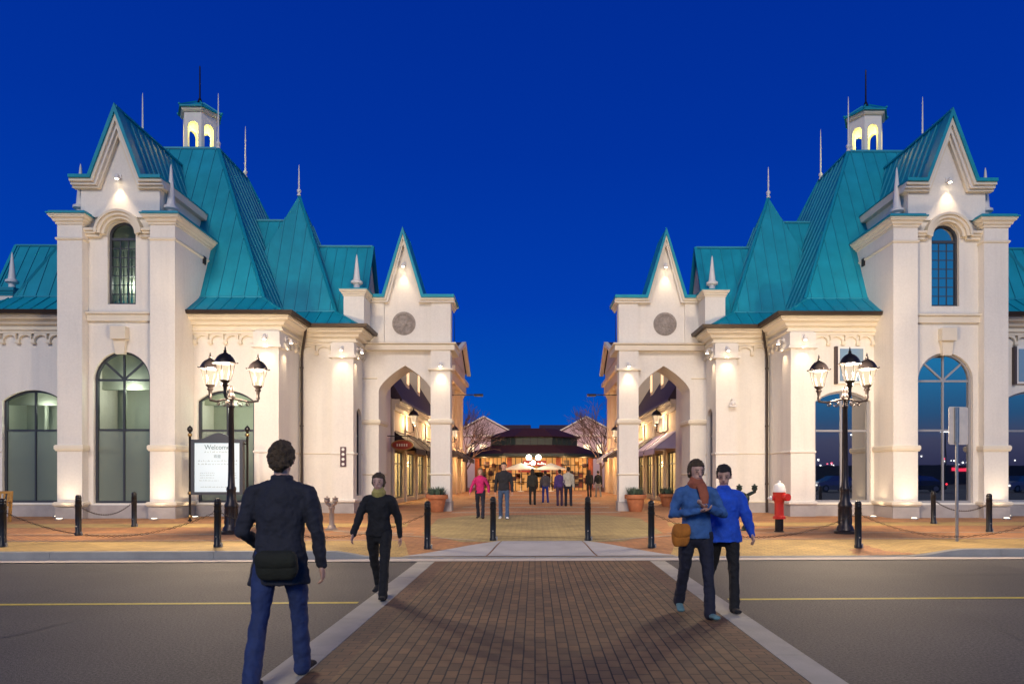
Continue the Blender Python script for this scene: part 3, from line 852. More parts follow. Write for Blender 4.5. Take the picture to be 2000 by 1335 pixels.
    # outer block with a finial
    if True:
        b = MB(sx); b.box(19.95, 20.75, 26.25, 27.4, .12, 8.5); b.build('corner_block', M['stucco'], root)
        b = MB(sx); b.sweep(pilaster_path(19.95,20.75,26.25,27.4), cornice_prof(8.4,.25,.14)); b.box(19.8,20.9,26.1,27.4,8.65,8.70); b.build('block_cap', M['seam'], root)
        finial(sx, root, 20.3, 26.7, 8.70, 1.5)
    # ---------------- cupola
    cx, cy, cz = 14.0, 28.7, zT
    hexr = .70
    wv = [(cx+hexr*math.cos(R(60*i)), cy+hexr*math.sin(R(60*i))) for i in range(6)]   # a face looks at -y
    c = MB(sx); zt_ = cz+1.95
    for i in range(6):
        p0 = Vector(wv[i]); p1 = Vector(wv[(i+1) % 6]); d = (p1-p0); Ln = d.length; d.normalize()
        mid = (p0+p1)/2 - Vector((cx,cy)); nn = mid.normalized()
        fw_ = lambda a, b, z, p0=p0, d=d, nn=nn: (p0.x+d.x*a-nn.x*b, p0.y+d.y*a-nn.y*b, z)
        Wc = dict(a0=Ln/2-.21, a1=Ln/2+.21, zb=cz+.1, zs=cz+1.30, rise=.21, kind='round')
        wall_open(c, fw_, 0, Ln, cz, zt_, [Wc], .14)
        wall_open(c, lambda a, b, z, g=fw_: g(a, .14+b*0, z), 0.08, Ln-.08, cz, zt_, [dict(Wc)], 0.0)
    cup = c.build('cupola', M['stucco'], root)
    t = MB(sx)
    t.lathe((cx,cy,zt_), [(.76,-.06),(.82,.0),(.84,.10),(.72,.10)], 6, 0)
    t.build('cupola_cornice', M['trim'], cup)
    t = MB(sx)
    t.lathe((cx,cy,zt_+.08), [(.92,0),(.92,.05),(.5,.26),(.2,.46),(.08,.52)], 6, 0)
    for i in range(6):
        a = R(60*i)
        t.bar((cx+.91*math.cos(a), cy+.91*math.sin(a), zt_+.14), (cx+.15*math.cos(a), cy+.15*math.sin(a), zt_+.62), .05, .05)
        t.sphere((cx+.92*math.cos(a), cy+.92*math.sin(a), zt_+.17), .05, 6, 5)
    t.build('cupola_roof', M['roof'], cup)
    t = MB(sx); t.lathe((cx,cy,zt_+.62), [(.11,0),(.06,.15),(.035,.2),(.028,1.5),(.015,1.55)], 8)
    t.build('lightning_rod', M['black'], cup, smooth=True)
    point('cupola_light', (sx*cx, cy, cz+1.35), 70, (1,.80,.16), .12, root)
    # thin roof finials at the platform corners
    for (x, y) in ((tl,tf),(tr,tf),(tl,tb-.2)):
        finial(sx, root, x, y, zT, 2.2, True)
    finial(sx, root, ax, ay, az-.02, 1.3, True)

    # ---------------- bays: corner piers with lights
    def pier(x0, x1, yf, yb, ztop, cap):
        p = MB(sx); p.box(x0, x1, yf, yb, .5, ztop)
        po = p.build('pilaster', M['stucco'], root)
        t = MB(sx); pa = pilaster_path(x0, x1, yf, yb)
        t.sweep(pa, ledge_prof(.52,.14,.09)); t.sweep(pa, ledge_prof(2.33,.08,.05)); t.sweep(pa, flat_prof(5.98,.09,.11)); t.sweep(pa, flat_prof(6.07,.46,.045))
        t.build('moulding', M['trim'] if not cap else M['stucco'], po)
        return po
    pier(8.90, 9.72, 23.72, 24.5, 6.56, True)
    pier(6.86, 7.66, 25.82, 26.32, 6.56, True)
    # continuous frieze, cornice, gutter along the stepping eave
    path = [(T0+.01,24.0),(8.96,24.0),(8.96,26.1),(6.9,26.1),(6.9,27.42)]
    path_out = [(19.2,24.0),(T1-.01,24.0)]
    for pth in (path, path_out):
        t = MB(sx)
        t.sweep(pth, flat_prof(6.48,.12,.10)); t.sweep(pth, ledge_prof(6.56,.10,.16))
        t.sweep(pth, cornice_prof(6.66,.42,.46))
        t.build('cornice', M['trim'], root)
        g = MB(sx); g.sweep(pth, [(.44,7.08),(.60,7.08),(.64,7.20),(.44,7.17)])
        g.build('gutter', M['gutter'], root)
        t = MB(sx); t.sweep(pth, ledge_prof(.5,.05,.06)); 
        for sub in (([(9.84,24.0),(8.96,24.0),(8.96,26.1),(6.9,26.1),(6.9,26.40)],[(6.9,27.24),(6.9,27.42)]) if pth is path else ([(19.2,24.0),(18.64,24.0)],[(16.48,24.0),(T1-.01,24.0)])): t.sweep(sub, ledge_prof(2.35,.05,.03))
        t.build('sill_course', M['trim'], root)
        t = MB(sx); t.sweep(pth, flat_prof(0.0,.5,.07)); t.build('plinth', M['plinth'], root)
    for (x0,x1,yf,yb) in ((T0,T0+.82,TF,24),(T1-.82,T1,TF,24),(8.9,9.72,23.72,24.4),(6.86,7.66,25.82,26.3)):
        t = MB(sx); t.sweep(pilaster_path(x0,x1,yf,yb), flat_prof(0,.495,.035)); t.build('plinth', M['plinth'], root)
    t = MB(sx); t.box(T0+.8, T1-.8, YR-.09, YR+.3, 0, .56); t.build('plinth', M['plinth'], root)
    # scalloped pendants under the frieze
    def scallops(f, a0, a1, n):
        m = MB(sx); P = (a1-a0)/n; zt0 = 6.50; zs = 6.26; th = .10
        for i in range(n+1):
            a = a0+i*P; w_ = .055
            m.boxf(f, a-w_, a+w_, -th, .0, 6.12, zs+.02)
            m.boxf(f, a-w_-.02, a+w_+.02, -th-.02, .0, 6.15, 6.19)
            if i == n: break
            lo, hi = a+w_, a+P-w_; c_ = (lo+hi)/2; h = (hi-lo)/2; K = 8
            for j in range(K):
                u0 = -math.cos(math.pi*j/K); u1 = -math.cos(math.pi*(j+1)/K)
                zA = zs+.17*math.sqrt(max(0,1-u0*u0)); zB = zs+.17*math.sqrt(max(0,1-u1*u1))
                xA, xB = c_+h*u0, c_+h*u1
                m.hexa([f(xA,-th,zA),f(xB,-th,zB),f(xB,0,zB),f(xA,0,zA),f(xA,-th,zt0),f(xB,-th,zt0),f(xB,0,zt0),f(xA,0,zt0)])
        return m.build('scalloped_frieze', M['trim'], root)
    scallops(front(24.0), 9.80, T0-.07, 4)
    scallops(front(24.0), T1+.07, 19.1, 6)
    scallops(side(8.96), 24.58, 26.03, 3)
    scallops(front(26.1), 7.74, 8.88, 2)
    scallops(side(6.9), 26.42, 27.3, 2)
    # downpipe at the inner corner
    d = MB(sx)
    d.tube([(8.55,25.55,7.1),(8.6,25.6,6.85),(8.84,25.98,6.2),(8.86,25.99,5.9),(8.86,25.99,.15)], .05, 8)
    for z in (1.2, 3.4, 5.6): d.lathe((8.86,25.99,z), [(.07,0),(.07,.05)], 8)
    d.build('downpipe', M['gutter'], root, smooth=True)

    # ---------------- gateway to the avenue
    GF, GB = 27.4, 28.9
    ga = dict(a0=4.13, a1=6.25, zb=.12, zs=4.9, rise=1.04, kind='gothic')
    g = MB(sx)
    wall_open(g, front(GF), 3.62, 7.0, .12, 8.45, [ga], GB-GF)
    wall_open(g, front(GB), 3.62, 7.0, .12, 8.45, [ga], 0)
    g.poly([(3.62,GF,.12),(3.62,GB,.12),(3.62,GB,8.45),(3.62,GF,8.45)])
    g.poly([(3.62,GF,8.45),(7,GF,8.45),(7,GB,8.45),(3.62,GB,8.45)])
    gc = 5.24
    g.poly([(gc-.86,GF,8.45),(gc+.86,GF,8.45),(gc,GF,11.1)]); g.poly([(gc-.86,GB,8.45),(gc+.86,GB,8.45),(gc,GB,11.1)])
    gate = g.build('gateway', M['stucco'], root)
    # corner pier at the end and the upper corner strips
    for (x0, x1, y0_, za, zb_) in ((3.36, 4.14, GF-.22, .12, 6.52), (3.36, 4.14, GF-.10, 6.8, 8.45), (6.02, 6.56, GF-.1, 6.8, 8.45)):
        p = MB(sx); p.box(x0, x1, y0_, GF+.42 if x0 < 5 else GB+.12, za, zb_); p.build('gateway_pier', M['stucco'], gate)
    t = MB(sx)
    pa = pilaster_path(3.36, 4.14, GF-.22, GF+.42)
    t.sweep(pa, ledge_prof(3.58,.2,.09)); t.sweep(pa, ledge_prof(1.55,.07,.04)); t.sweep(pa, flat_prof(5.72,.07,.1))
    pj = [(7.0,GF),(6.25,GF),(6.25,GB)]
    t.sweep(pj, ledge_prof(3.58,.2,.09)); t.sweep(pj, ledge_prof(1.55,.07,.04)); 
    t.sweep([(7.0,GF),(6.3,GF)], ledge_prof(5.4,.06,.04))
    t.sweep([(7.0,GF),(3.45,GF-.02),(3.45,GB)], flat_prof(6.52,.2,.26)); t.sweep([(7.0,GF),(3.45,GF-.02),(3.45,GB)], ledge_prof(6.72,.12,.32))
    t.build('gateway_moulding', M['trim'], gate)
    t = MB(sx); t.sweep(pa, flat_prof(0,.5,.05)); t.sweep(pj, flat_prof(0,.45,.05)); t.build('plinth', M['plinth'], gate)
    P = [(3.2, 8.69), (gc-.80, 8.69), (gc, 11.33), (gc+.80, 8.69), (6.7, 8.69)]
    gable_trim(sx, gate, P, GF,
        [(-.03,.09, GF-.34, GB+.1), (.09,.17, GF-.28, GF+.05), (.17,.25, GF-.2, GF+.05)],
        [('gable_edge', M['roof']), ('gable_moulding', M['trim']), ('gable_moulding', M['stucco'])])
    t = MB(sx); t.sweep([(3.4,GF+.2),(3.4,GB)], cornice_prof(8.4,.26,.17)); t.box(3.2,3.66,GF-.2,GB+.05,8.66,8.70); t.build('side_cornice', M['trim'], gate)
    # medallion
    t = MB(sx); n = 28; f = front(GF)
    def disc(r0, r1, o0, o1, z=7.62):
        for i in range(n):
            A = 2*math.pi*i/n; B = 2*math.pi*(i+1)/n
            P4 = [(gc+r0*math.cos(A),z+r0*math.sin(A)),(gc+r1*math.cos(A),z+r1*math.sin(A)),(gc+r1*math.cos(B),z+r1*math.sin(B)),(gc+r0*math.cos(B),z+r0*math.sin(B))]
            t.hexa([f(P4[0][0],o0,P4[0][1]),f(P4[1][0],o1,P4[1][1]),f(P4[2][0],o1,P4[2][1]),f(P4[3][0],o0,P4[3][1])]+[f(x,.0,zz) for x,zz in P4])
    disc(.001,.12,-.06,-.05); disc(.12,.36,-.02,-.02); disc(.36,.40,-.05,-.05); disc(.40,.47,-.03,-.02)
    for i in range(8):
        a = math.pi*i/4; az_bar(t, f, (gc+.12*math.cos(a),7.62+.12*math.sin(a)), (gc+.36*math.cos(a+.35),7.62+.36*math.sin(a+.35)), .05, -.045, 0)
    t.build('medallion', M['medal'], gate)
    # nearer block with the spirelet
    b = MB(sx); b.box(6.56, 7.34, 26.25, 27.4, 7.0, 8.5); bo = b.build('corner_block', M['stucco'], root)
    b = MB(sx); b.sweep([(7.34,27.4),(7.34,26.25),(6.56,26.25),(6.56,27.35)], cornice_prof(8.42,.24,.14)); b.build('moulding', M['trim'], bo)
    b = MB(sx); b.box(6.4,7.5,26.1,27.45,8.655,8.70); b.build('cap', M['roof'], bo)
    finial(sx, root, 6.95, 26.7, 8.70, 1.45)

    # ---------------- wall lights
    out = Vector((0,-1,0)); ins = Vector((-1,0,0))
    sconce(sx, root, 9.31, 23.675, 6.36, out, 80)
    sconce(sx, root, 8.855, 24.25, 6.36, ins, 60)
    sconce(sx, root, 7.26, 25.775, 6.36, out, 80)
    sconce(sx, root, 6.815, 26.15, 6.36, ins, 60)
    sconce(sx, root, 3.73, 27.18, 5.98, out, 85)
    sconce(sx, root, TCX, 22.92, 11.5, out, 90, drop=2.6, ang=72, out=.19)
    sconce(sx, root, gc, 27.4, 9.98, out, 80, drop=2.6, ang=66, out=.19)
    # ground uplights
    for (x, y) in ((T0+.41, TF-.5), (T1-.41, TF-.5), (T1+.55, 23.5), (T0-.42, 23.2)):
        m = MB(sx); m.lathe((x,y,.12), [(.13,0),(.13,.03),(.09,.045)], 14); u = m.build('ground_uplight', M['alu'], root, smooth=True)
        m = MB(sx); m.lathe((x,y,.16), [(.085,0),(.085,.008)], 14); m.build('lens', M['lens'], u)
    spot('uplight', (sx*(T0+.41), TF-.5, .22), (sx*(T0+.41), TF-.02, 2.2), 75, 80, 1.0, (1,.78,.5), .06, root)
    spot('uplight', (sx*(T1-.41), TF-.5, .22), (sx*(T1-.41), TF-.02, 2.2), 75, 80, 1.0, (1,.78,.5), .06, root)
    spot('uplight', (sx*(T0-.42), 23.1, .22), (sx*(T0-.1), 24.0, 2.4), 50, 85, 1.0, (1,.74,.45), .06, root)
    spot('uplight', (sx*(T1+.55), 23.5, .22), (sx*(T1+.4), 24.0, 2.4), 50, 85, 1.0, (1,.74,.45), .06, root)

    # ---------------- windows
    window(sx, root, front(YR), wt, 'tall', lit)
    window(sx, root, front(YR), wu, 'grid', lit, fw=.07)
    window(sx, root, front(24.0), wb, 'seg', lit)
    window(sx, root, front(24.0), wl, 'seg', lit)
    window(sx, root, side(6.9), ws, 'side', lit)
    # small vent on the tower flank
    v = MB(sx); v.sweep([(11.94,24.62),(11.94,24.80)][::-1], flat_prof(9.0,.26,.0)) if False else v.box(11.90,11.95,24.62,24.80,9.15,9.42)
    v.build('vent', M['gutter'], root)
    return root
L_ = castle(-1, True); R_ = castle(1, False)
tag(L_, 'white castle-style shop building with teal roof, left of the avenue, greenish lit windows', 'building', 'twin castle shop buildings')
tag(R_, 'white castle-style shop building with teal roof, right of the avenue, windows mirroring blue sky', 'building', 'twin castle shop buildings')
for r in (L_, R_): place_rotated(r)
PV = .12
# ------------------------------------------------------------------ street lamps with three lanterns
def lantern_parts(root, c, s=1.0, strength_light=None, arm_from=None, glow='lamp_glass_glow'):
    """c = bottom of the lantern socket"""
    x, y, z = c
    m = MB()
    m.lathe((x,y,z), [(.045*s,0),(.05*s,.05*s),(.04*s,.10*s),(.05*s,.2*s),(.085*s,.25*s),(.06*s,.29*s),(.11*s,.34*s),(.125*s,.37*s)], 12)
    body = m.build('lantern', M['iron'], root, smooth=True)
    zb, zt = z+.37*s, z+.80*s; rb, rt = .135*s, .232*s
    g = MB(); g.lathe((x,y,0), [(rb-.012*s, zb),(rt-.012*s, zt)], 6, R(30)); g.build('lantern_glass', MATS[glow], body)
    f = MB()
    for k in range(6):
        a = R(30+60*k)
        f.bar((x+rb*math.cos(a),y+rb*math.sin(a),zb), (x+rt*math.cos(a),y+rt*math.sin(a),zt), .016*s, .016*s)
    f.lathe((x,y,zt-.01*s), [(.25*s,0),(.25*s,.025*s),(.225*s,.03*s)], 6, R(30))
    f.build('lantern_cage', M['iron'], body)
    h = MB()
    h.lathe((x,y,zt+.0*s), [(.29*s,.0),(.287*s,.025*s),(.255*s,.04*s),(.235*s,.10*s),(.195*s,.17*s),(.13*s,.235*s),(.06*s,.27*s),(.035*s,.30*s),(.045*s,.33*s),(.02*s,.36*s),(.022*s,.40*s),(.004*s,.46*s)], 12, R(30))
    for k in range(6):
        a = R(30+60*k); h.sphere((x+.30*s*math.cos(a), y+.30*s*math.sin(a), zt+.035*s), .02*s, 6, 4)
    h.build('lantern_hood', M['iron'], body, smooth=True)
    if strength_light:
        point('lantern_light', (x, y, zb-.02*s+.22*s), strength_light, (1,.76,.50), .06*s, root)
    return body

def street_lamp(x, y, angs, label, energy=1250):
    root = empty('street_lamp', (x, y, PV)); tag(root, label, 'street lamp', 'black street lamps with three lanterns')
    m = MB()
    m.lathe((x,y,PV), [(.26,0),(.26,.06),(.21,.09),(.19,.16),(.155,.22),(.15,.62),(.165,.66),(.165,.72),(.12,.80),(.105,1.05),(.115,1.09),(.115,1.13),(.085,1.18),(.075,1.5),(.058,3.10),(.075,3.13),(.075,3.18),(.055,3.21),(.055,3.30),(.08,3.33),(.085,3.42),(.06,3.46),(.05,3.50),(.07,3.56),(.05,3.62),(.02,3.66)], 16)
    for k in range(8):
        a = R(45*k+10); m.bar((x+.155*math.cos(a),y+.155*math.sin(a),PV+.24),(x+.15*math.cos(a),y+.15*math.sin(a),PV+.62),.03,.02)
        m.sphere((x+.20*math.cos(a), y+.20*math.sin(a), PV+.10), .022, 6, 4)
    m.build('pole', M['iron'], root, smooth=True)
    for a in angs:
        a = R(a); r = .65; tx, ty = x+r*math.cos(a), y+r*math.sin(a)
        b = MB()
        pts = [(x,y,3.47),(x+.2*math.cos(a),y+.2*math.sin(a),3.45),(x+.45*math.cos(a),y+.45*math.sin(a),3.41),(tx,ty,3.45),(tx,ty,3.55)]
        b.tube([(p[0],p[1],p[2]+PV-.12) for p in pts], [.03,.026,.026,.03,.034], 8)
        # scrolls below the arm
        for (cx_, rr, turn) in ((.22,.085,1.6),(.40,.055,1.5)):
            sc_ = []
            for i in range(15):
                t = i/14*turn*2*math.pi; q = rr*(1-.62*i/14)
                d = cx_+q*math.cos(t+1.4); sc_.append((x+d*math.cos(a), y+d*math.sin(a), 3.35+q*math.sin(t+1.4)))
            b.tube(sc_, .012, 5)
        b.build('arm', M['iron'], root, smooth=True)
        lantern_parts(root, (tx,ty,3.49), .92, energy)
    return root
LX, LY = -7.52, 16.9
street_lamp(LX, LY, (42,162,282), 'black three-lantern street lamp in front of the lit welcome board')
street_lamp(7.72, 17.0, (15,135,255), 'black three-lantern street lamp right of the red fire hydrant')

# ------------------------------------------------------------------ bollards and chains
def make_bollard(x, y, z, plain=False):
    root = empty('bollard', (x, y, z))
    m = MB(); m.lathe((x,y,z), [(.078,-.02),(.078,.05),(.067,.07),(.067,.80),(.072,.81),(.072,.83),(.062,.84),(.067,.86),(.067,.88),(.062,.89),(.067,.90),(.067,.93),(.05,.965),(.02,.98)], 20)
    m.build('post', M['black'], root, smooth=True)
    m = MB(); m.lathe((x,y,z+.70), [(.074,0),(.076,.02),(.074,.04)], 20)
    m.build('collar', M['black'], root, smooth=True)
    m = MB(); m.box(x+.055,x+.10,y-.02,y+.02,z+.0,z+.09); m.sphere((x,y-.072,z+.22),.014,6,5)
    m.build('anchor_lug', M['alu'], root)
    return root
bl = [(5,1068,'black bollard at the left end of the front row, beside the wooden bench'),
 (153,1045,'black bollard before the left pier of the left tower, behind the long chain'),
 (262,1028,'black bollard farthest back on the left, before the tall arched tower window'),
 (425,1068,'black bollard just left of the left street lamp foot'),
 (835,1074,'black bollard left of the kerb ramp, in front of the left terracotta pot'),
 (963,1055,'black bollard at the back left corner of the kerb ramp'),
 (1148,1055,'black bollard at the back right corner of the kerb ramp'),
 (1272,1072,'black bollard right of the kerb ramp, in front of the right terracotta pot'),
 (1676,1072,'black bollard just right of the right street lamp foot'),
 (1823,1022,'black bollard farthest back on the right, left of the bare sign post'),
 (1932,1038,'black bollard right of the sign post, before the right pier of the right tower'),
 (2072,1072,'black bollard beyond the right edge')]
BP = []
for px, py, lab in bl:
    z = .12
    for _ in range(4):
        D = F*(EYE-z)/(py-PY0); X = gx(px, D); z = pz(X, D)
    BP.append((X, D, z))
B0 = make_bollard(*BP[0])
for i, (p, (px, py, lab)) in enumerate(zip(BP, bl)):
    if i == 11: continue
    o = B0 if i == 0 else copy_tree(B0)
    o.location = p; tag(o, lab, 'bollard', 'black steel bollards')
def chain(a, b, sag, label, za=.72, zb=.72, r=.011):
    A = Vector((a[0],a[1],a[2]+za)); B = Vector((b[0],b[1],b[2]+zb))
    n = int((B-A).length/.055); m = MB()
    pts = []
    for i in range(n+1):
        t = i/n; p = A.lerp(B, t); p.z -= sag*4*t*(1-t); pts.append(p)
    for i in range(n):
        p, q = pts[i], pts[i+1]; d = (q-p).normalized(); s = d.cross(Vector((0,0,1))).normalized(); u = s.cross(d)
        o = s if i % 2 else u
        L = (q-p).length*.66; c = (p+q)/2; w = .015
        ring = [c-d*L*.75, c-d*L*.5+o*w, c+d*L*.5+o*w, c+d*L*.75, c+d*L*.5-o*w, c-d*L*.5-o*w, c-d*L*.75]
        m.tube(ring, r*.5, 4, cap=False)
    o = m.build('chain', M['chain'], None); tag(o, label, 'chain', 'black chains hung between bollards'); return o
G3 = make = None
chain(BP[0], BP[3], .50, 'long black chain sagging in front of the left tower')
chain(BP[3], BP[4], .50, 'long black chain hanging right of the left street lamp')
chain(BP[1], BP[2], .30, 'short black chain close to the left tower plinth')
chain(BP[7], BP[8], .50, 'long black chain hanging past the red hydrant')
chain(BP[8], BP[11], .48, 'long black chain sagging in front of the right tower')
chain(BP[9], BP[10], .26, 'short black chain close to the right tower plinth')

# ------------------------------------------------------------------ red fire hydrant
hx, hy = 6.26, 17.5
root = empty('fire_hydrant', (hx,hy,PV)); tag(root, 'red fire hydrant with white bonnet on a black stub, by the right downpipe', 'fire hydrant')
m = MB(); m.lathe((hx,hy,PV), [(.125,0),(.125,.02),(.105,.03),(.105,.335)], 20); m.build('base_stub', M['black'], root, smooth=True)
m = MB(); m.lathe((hx,hy,PV), [(.13,.33),(.165,.335),(.165,.365),(.15,.37),(.15,.40),(.118,.42),(.115,.70),(.12,.76),(.135,.79),(.15,.84),(.155,.97),(.16,.98),(.16,1.02)], 20)
for k in range(8):
    a = R(45*k); m.sphere((hx+.15*math.cos(a), hy+.15*math.sin(a), PV+.385), .016, 6, 4)
m.tube([(hx+.08,hy-.10,PV+.89),(hx+.12,hy-.20,PV+.89)], [.09,.09], 14); m.tube([(hx+.115,hy-.19,PV+.89),(hx+.14,hy-.25,PV+.89)], [.10,.095], 14)
m.tube([(hx-.10,hy,PV+.86),(hx-.2,hy-.02,PV+.86)], [.06,.06], 12); m.tube([(hx+.10,hy,PV+.86),(hx+.19,hy+.03,PV+.86)], [.06,.06], 12)
m.build('barrel', M['red'], root, smooth=True)
m = MB(); m.lathe((hx,hy,PV+1.015), [(.165,0),(.168,.06),(.15,.11),(.145,.14),(.12,.19),(.07,.225),(.04,.235),(.035,.29),(.012,.30)], 16); m.build('bonnet', M['whitep'], root, smooth=True)
for s_, dx in ((-1,-.2),(1,.19)):
    m = MB(); m.tube([(hx+dx,hy,PV+.86),(hx+dx+s_*.05,hy,PV+.86),(hx+dx+s_*.052,hy,PV+.86),(hx+dx+s_*.09,hy,PV+.86)], [.068,.062,.03,.025], 6); m.build('outlet_cap', M['whitep'], root)

# ------------------------------------------------------------------ twin-headed fire connections
def fire_connection(x, y, h, wide, mat, label):
    root = empty('fire_connection', (x,y,PV)); tag(root, label, 'fire connection', 'twin-headed fire connections')
    m = MB(); m.lathe((x,y,PV), [(.17,0),(.17,.02),(.12,.04),(.10,.10),(.075,.12),(.065,.2),(.065,h*.62),(.085,h*.66),(.085,h*.72),(.05,h*.76)], 14)
    for s_ in (-1,1):
        m.tube([(x,y,PV+h*.74),(x+s_*wide*.6,y-.05,PV+h*.80),(x+s_*wide,y-.06,PV+h*.83),(x+s_*wide,y-.06,PV+h*.9)], [.05,.045,.045,.05], 10)
    m.build('standpipe', mat, root, smooth=True)
    for s_ in (-1,1):
        m = MB(); m.lathe((x+s_*wide,y-.06,PV+h*.86), [(.05,0),(.075,.02),(.075,.08),(.055,.09),(.085,.10),(.085,.12),(.03,.135),(.02,.17)], 12)
        m.build('capped_outlet', mat, root, smooth=True)
fire_connection(-5.42, 18.2, .84, .11, pbr('weathered_pipe', (.30,.24,.21), .5, metal=.4), 'short weathered twin-headed fire connection on the paving left of the gateway')
fire_connection(5.57, 18.0, 1.22, .20, pbr('dark_green_pipe', (.02,.035,.028), .4, metal=.3), 'tall dark twin-headed fire connection behind the people in blue')

# ------------------------------------------------------------------ bare sign post (seen from behind)
sx_, sy_ = 9.24, 14.95
root = empty('road_sign', (sx_,sy_,PV)); tag(root, 'blank grey back of a road sign on a thin steel post at right', 'sign')
m = MB(); m.lathe((sx_,sy_,PV), [(.032,0),(.032,2.92),(.02,2.93)], 10); m.build('post', M['alu'], root, smooth=True)
m = MB()
pl = []
Wd, Hh, rr = .262, .415, .05
for (cxx, czz, a0) in ((Wd-rr,Hh-rr,0),(-Wd+rr,Hh-rr,90),(-Wd+rr,-Hh+rr,180),(Wd-rr,-Hh+rr,270)):
    for k in range(5): a = R(a0+k*22.5); pl.append((cxx+rr*math.cos(a), czz+rr*math.sin(a)))
ca, sa = math.cos(R(14)), math.sin(R(14))
Pp = lambda u, v, d: (sx_+.07+u*ca-d*sa, sy_+.055+u*sa+d*ca, 2.66+v)
n = len(pl)
m.poly([Pp(u,v,0) for u,v in pl]); m.poly([Pp(u,v,.006) for u,v in pl])
for i in range(n): u,v = pl[i]; u2,v2 = pl[(i+1)%n]; m.poly([Pp(u,v,0),Pp(u2,v2,0),Pp(u2,v2,.006),Pp(u,v,.006)])
m.build('sign_plate', pbr('sign_back_aluminium', (.82,.73,.62), .5, metal=.0, var=.1, vscale=6), root)
m = MB(); m.box(sx_-.045,sx_+.045,sy_-.02,sy_+.05,2.28,3.06); m.build('bracket', M['alu'], root, bevel=.006)

# ------------------------------------------------------------------ terracotta pots
def pot(x, y, s, label, seed):
    rnd = random.Random(seed)
    root = empty('plant_pot', (x,y,PV)); tag(root, label, 'plant pot', 'terracotta pots at the gateway')
    m = MB(); m.lathe((x,y,PV), [(.24*s,0),(.25*s,.01),(.36*s,.50*s),(.425*s,.51*s),(.43*s,.52*s),(.435*s,.66*s),(.425*s,.67*s),(.39*s,.66*s),(.38*s,.58*s)], 28)
    p_ = m.build('pot', M['terra'], root, smooth=True)
    m = MB(); m.lathe((x,y,PV+.58*s), [(.375*s,0),(.375*s,.02*s)], 20); m.build('soil', M['soil'], root)
    def blades(n, spread, h, mat, nm, wid):
        m = MB()
        for i in range(n):
            a = rnd.uniform(0, 6.283); r0 = rnd.uniform(0,.3)*s; bx, by = x+r0*math.cos(a), y+r0*math.sin(a)
            ln = rnd.uniform(.5,1)*h; le = rnd.uniform(.1,spread); b = a+rnd.uniform(-.6,.6)
            p0 = Vector((bx,by,PV+.6*s)); p1 = p0+Vector((math.cos(b)*le*.4,math.sin(b)*le*.4,ln*.6)); p2 = p0+Vector((math.cos(b)*le,math.sin(b)*le,ln))
            sd = Vector((-math.sin(b),math.cos(b),0))*wid
            m.poly([p0-sd*.6,p0+sd*.6,p1+sd,p1-sd]); m.poly([p1-sd,p1+sd,p2])
        m.build(nm, mat, root, recalc=False)
    blades(260, .22, .42, M['leaf'], 'foliage', .014)
    blades(60, .2, .2, M['leafd'], 'flower', .03)
pot(gx(855,27.0), 26.75, 1.0, 'terracotta pot with grey-green plant at the left gateway pier', 3)
pot(gx(1241,27.0), 26.95, 1.0, 'terracotta pot with grey-green plant at the right gateway pier', 5)
pot(gx(848,31), 31.0, .85, 'smaller terracotta pot half hidden behind the left gateway pier', 6)
pot(gx(1304,31), 31.2, .85, 'smaller terracotta pot beside the lit shop door inside the right arch', 8)

# ------------------------------------------------------------------ welcome board
wx0, wx1, wy = -10.82, -9.02, 21.4
root = empty('welcome_board', ((wx0+wx1)/2, wy, PV)); tag(root, 'backlit notice board reading Welcome in a black frame with ball finials', 'notice board')
for x in (wx0, wx1):
    m = MB(); m.lathe((x,wy,PV), [(.06,0),(.06,.05),(.035,.06),(.035,2.72),(.05,2.74),(.03,2.78),(.07,2.82),(.088,2.88),(.07,2.94),(.03,2.97),(.012,3.0)], 14); m.build('post', M['black'], root, smooth=True)
    for z in (.10, .84, 2.66):
        m = MB(); m.lathe((x,wy,PV+z), [(.05,0),(.065,.02),(.065,.07),(.05,.09)], 10); m.build('collar', pbr('old_brass', (.35,.24,.10), .35, metal=.8), root, smooth=True)
m = MB(); m.tube([(wx0,wy,PV+.88),(wx1,wy,PV+.88)], .028, 8); m.tube([(wx0,wy,PV+2.42),(wx1,wy,PV+2.42)], .022, 8); m.build('rail', M['black'], root, smooth=True)
m = MB(); K = 24; A = []
for i in range(K+1):
    t = i/K; x = wx0+.04+(wx1-wx0-.08)*t; A.append((x, 2.66+.20*(0.5-0.5*math.cos(2*math.pi*min(1,max(0,(t-.12)/.76))))))
for i in range(K):
    (xa, za), (xb, zb) = A[i], A[i+1]; zl = 2.47
    m.hexa([(xa,wy-.03,zl+PV-.0),(xb,wy-.03,zl+PV),(xb,wy+.03,zl+PV),(xa,wy+.03,zl+PV),(xa,wy-.03,za+PV-.1),(xb,wy-.03,zb+PV-.1),(xb,wy+.03,zb+PV-.1),(xa,wy+.03,za+PV-.1)])
m.build('crest', M['frame'], root)
px0, px1, pz0, pz1 = -10.68, -9.20, 1.02, 2.64
m = MB(); f = front(wy)
o1 = [(px0-.07,pz0-.07),(px1+.07,pz0-.07),(px1+.07,pz1+.07-.06),(px0-.07,pz1+.07-.06)]; o2 = [(px0+.03,pz0+.02),(px1-.03,pz0+.02),(px1-.03,pz1-.07),(px0+.03,pz1-.07)]
band(m, f, o1, o2, -.09, .08); cs = m.build('cabinet', M['frame'], root)
m = MB(); m.box(px0+.025,px1-.025,wy-.05,wy+.05,pz0+.02,pz1-.07); m.build('lit_panel', M['signl'], root)
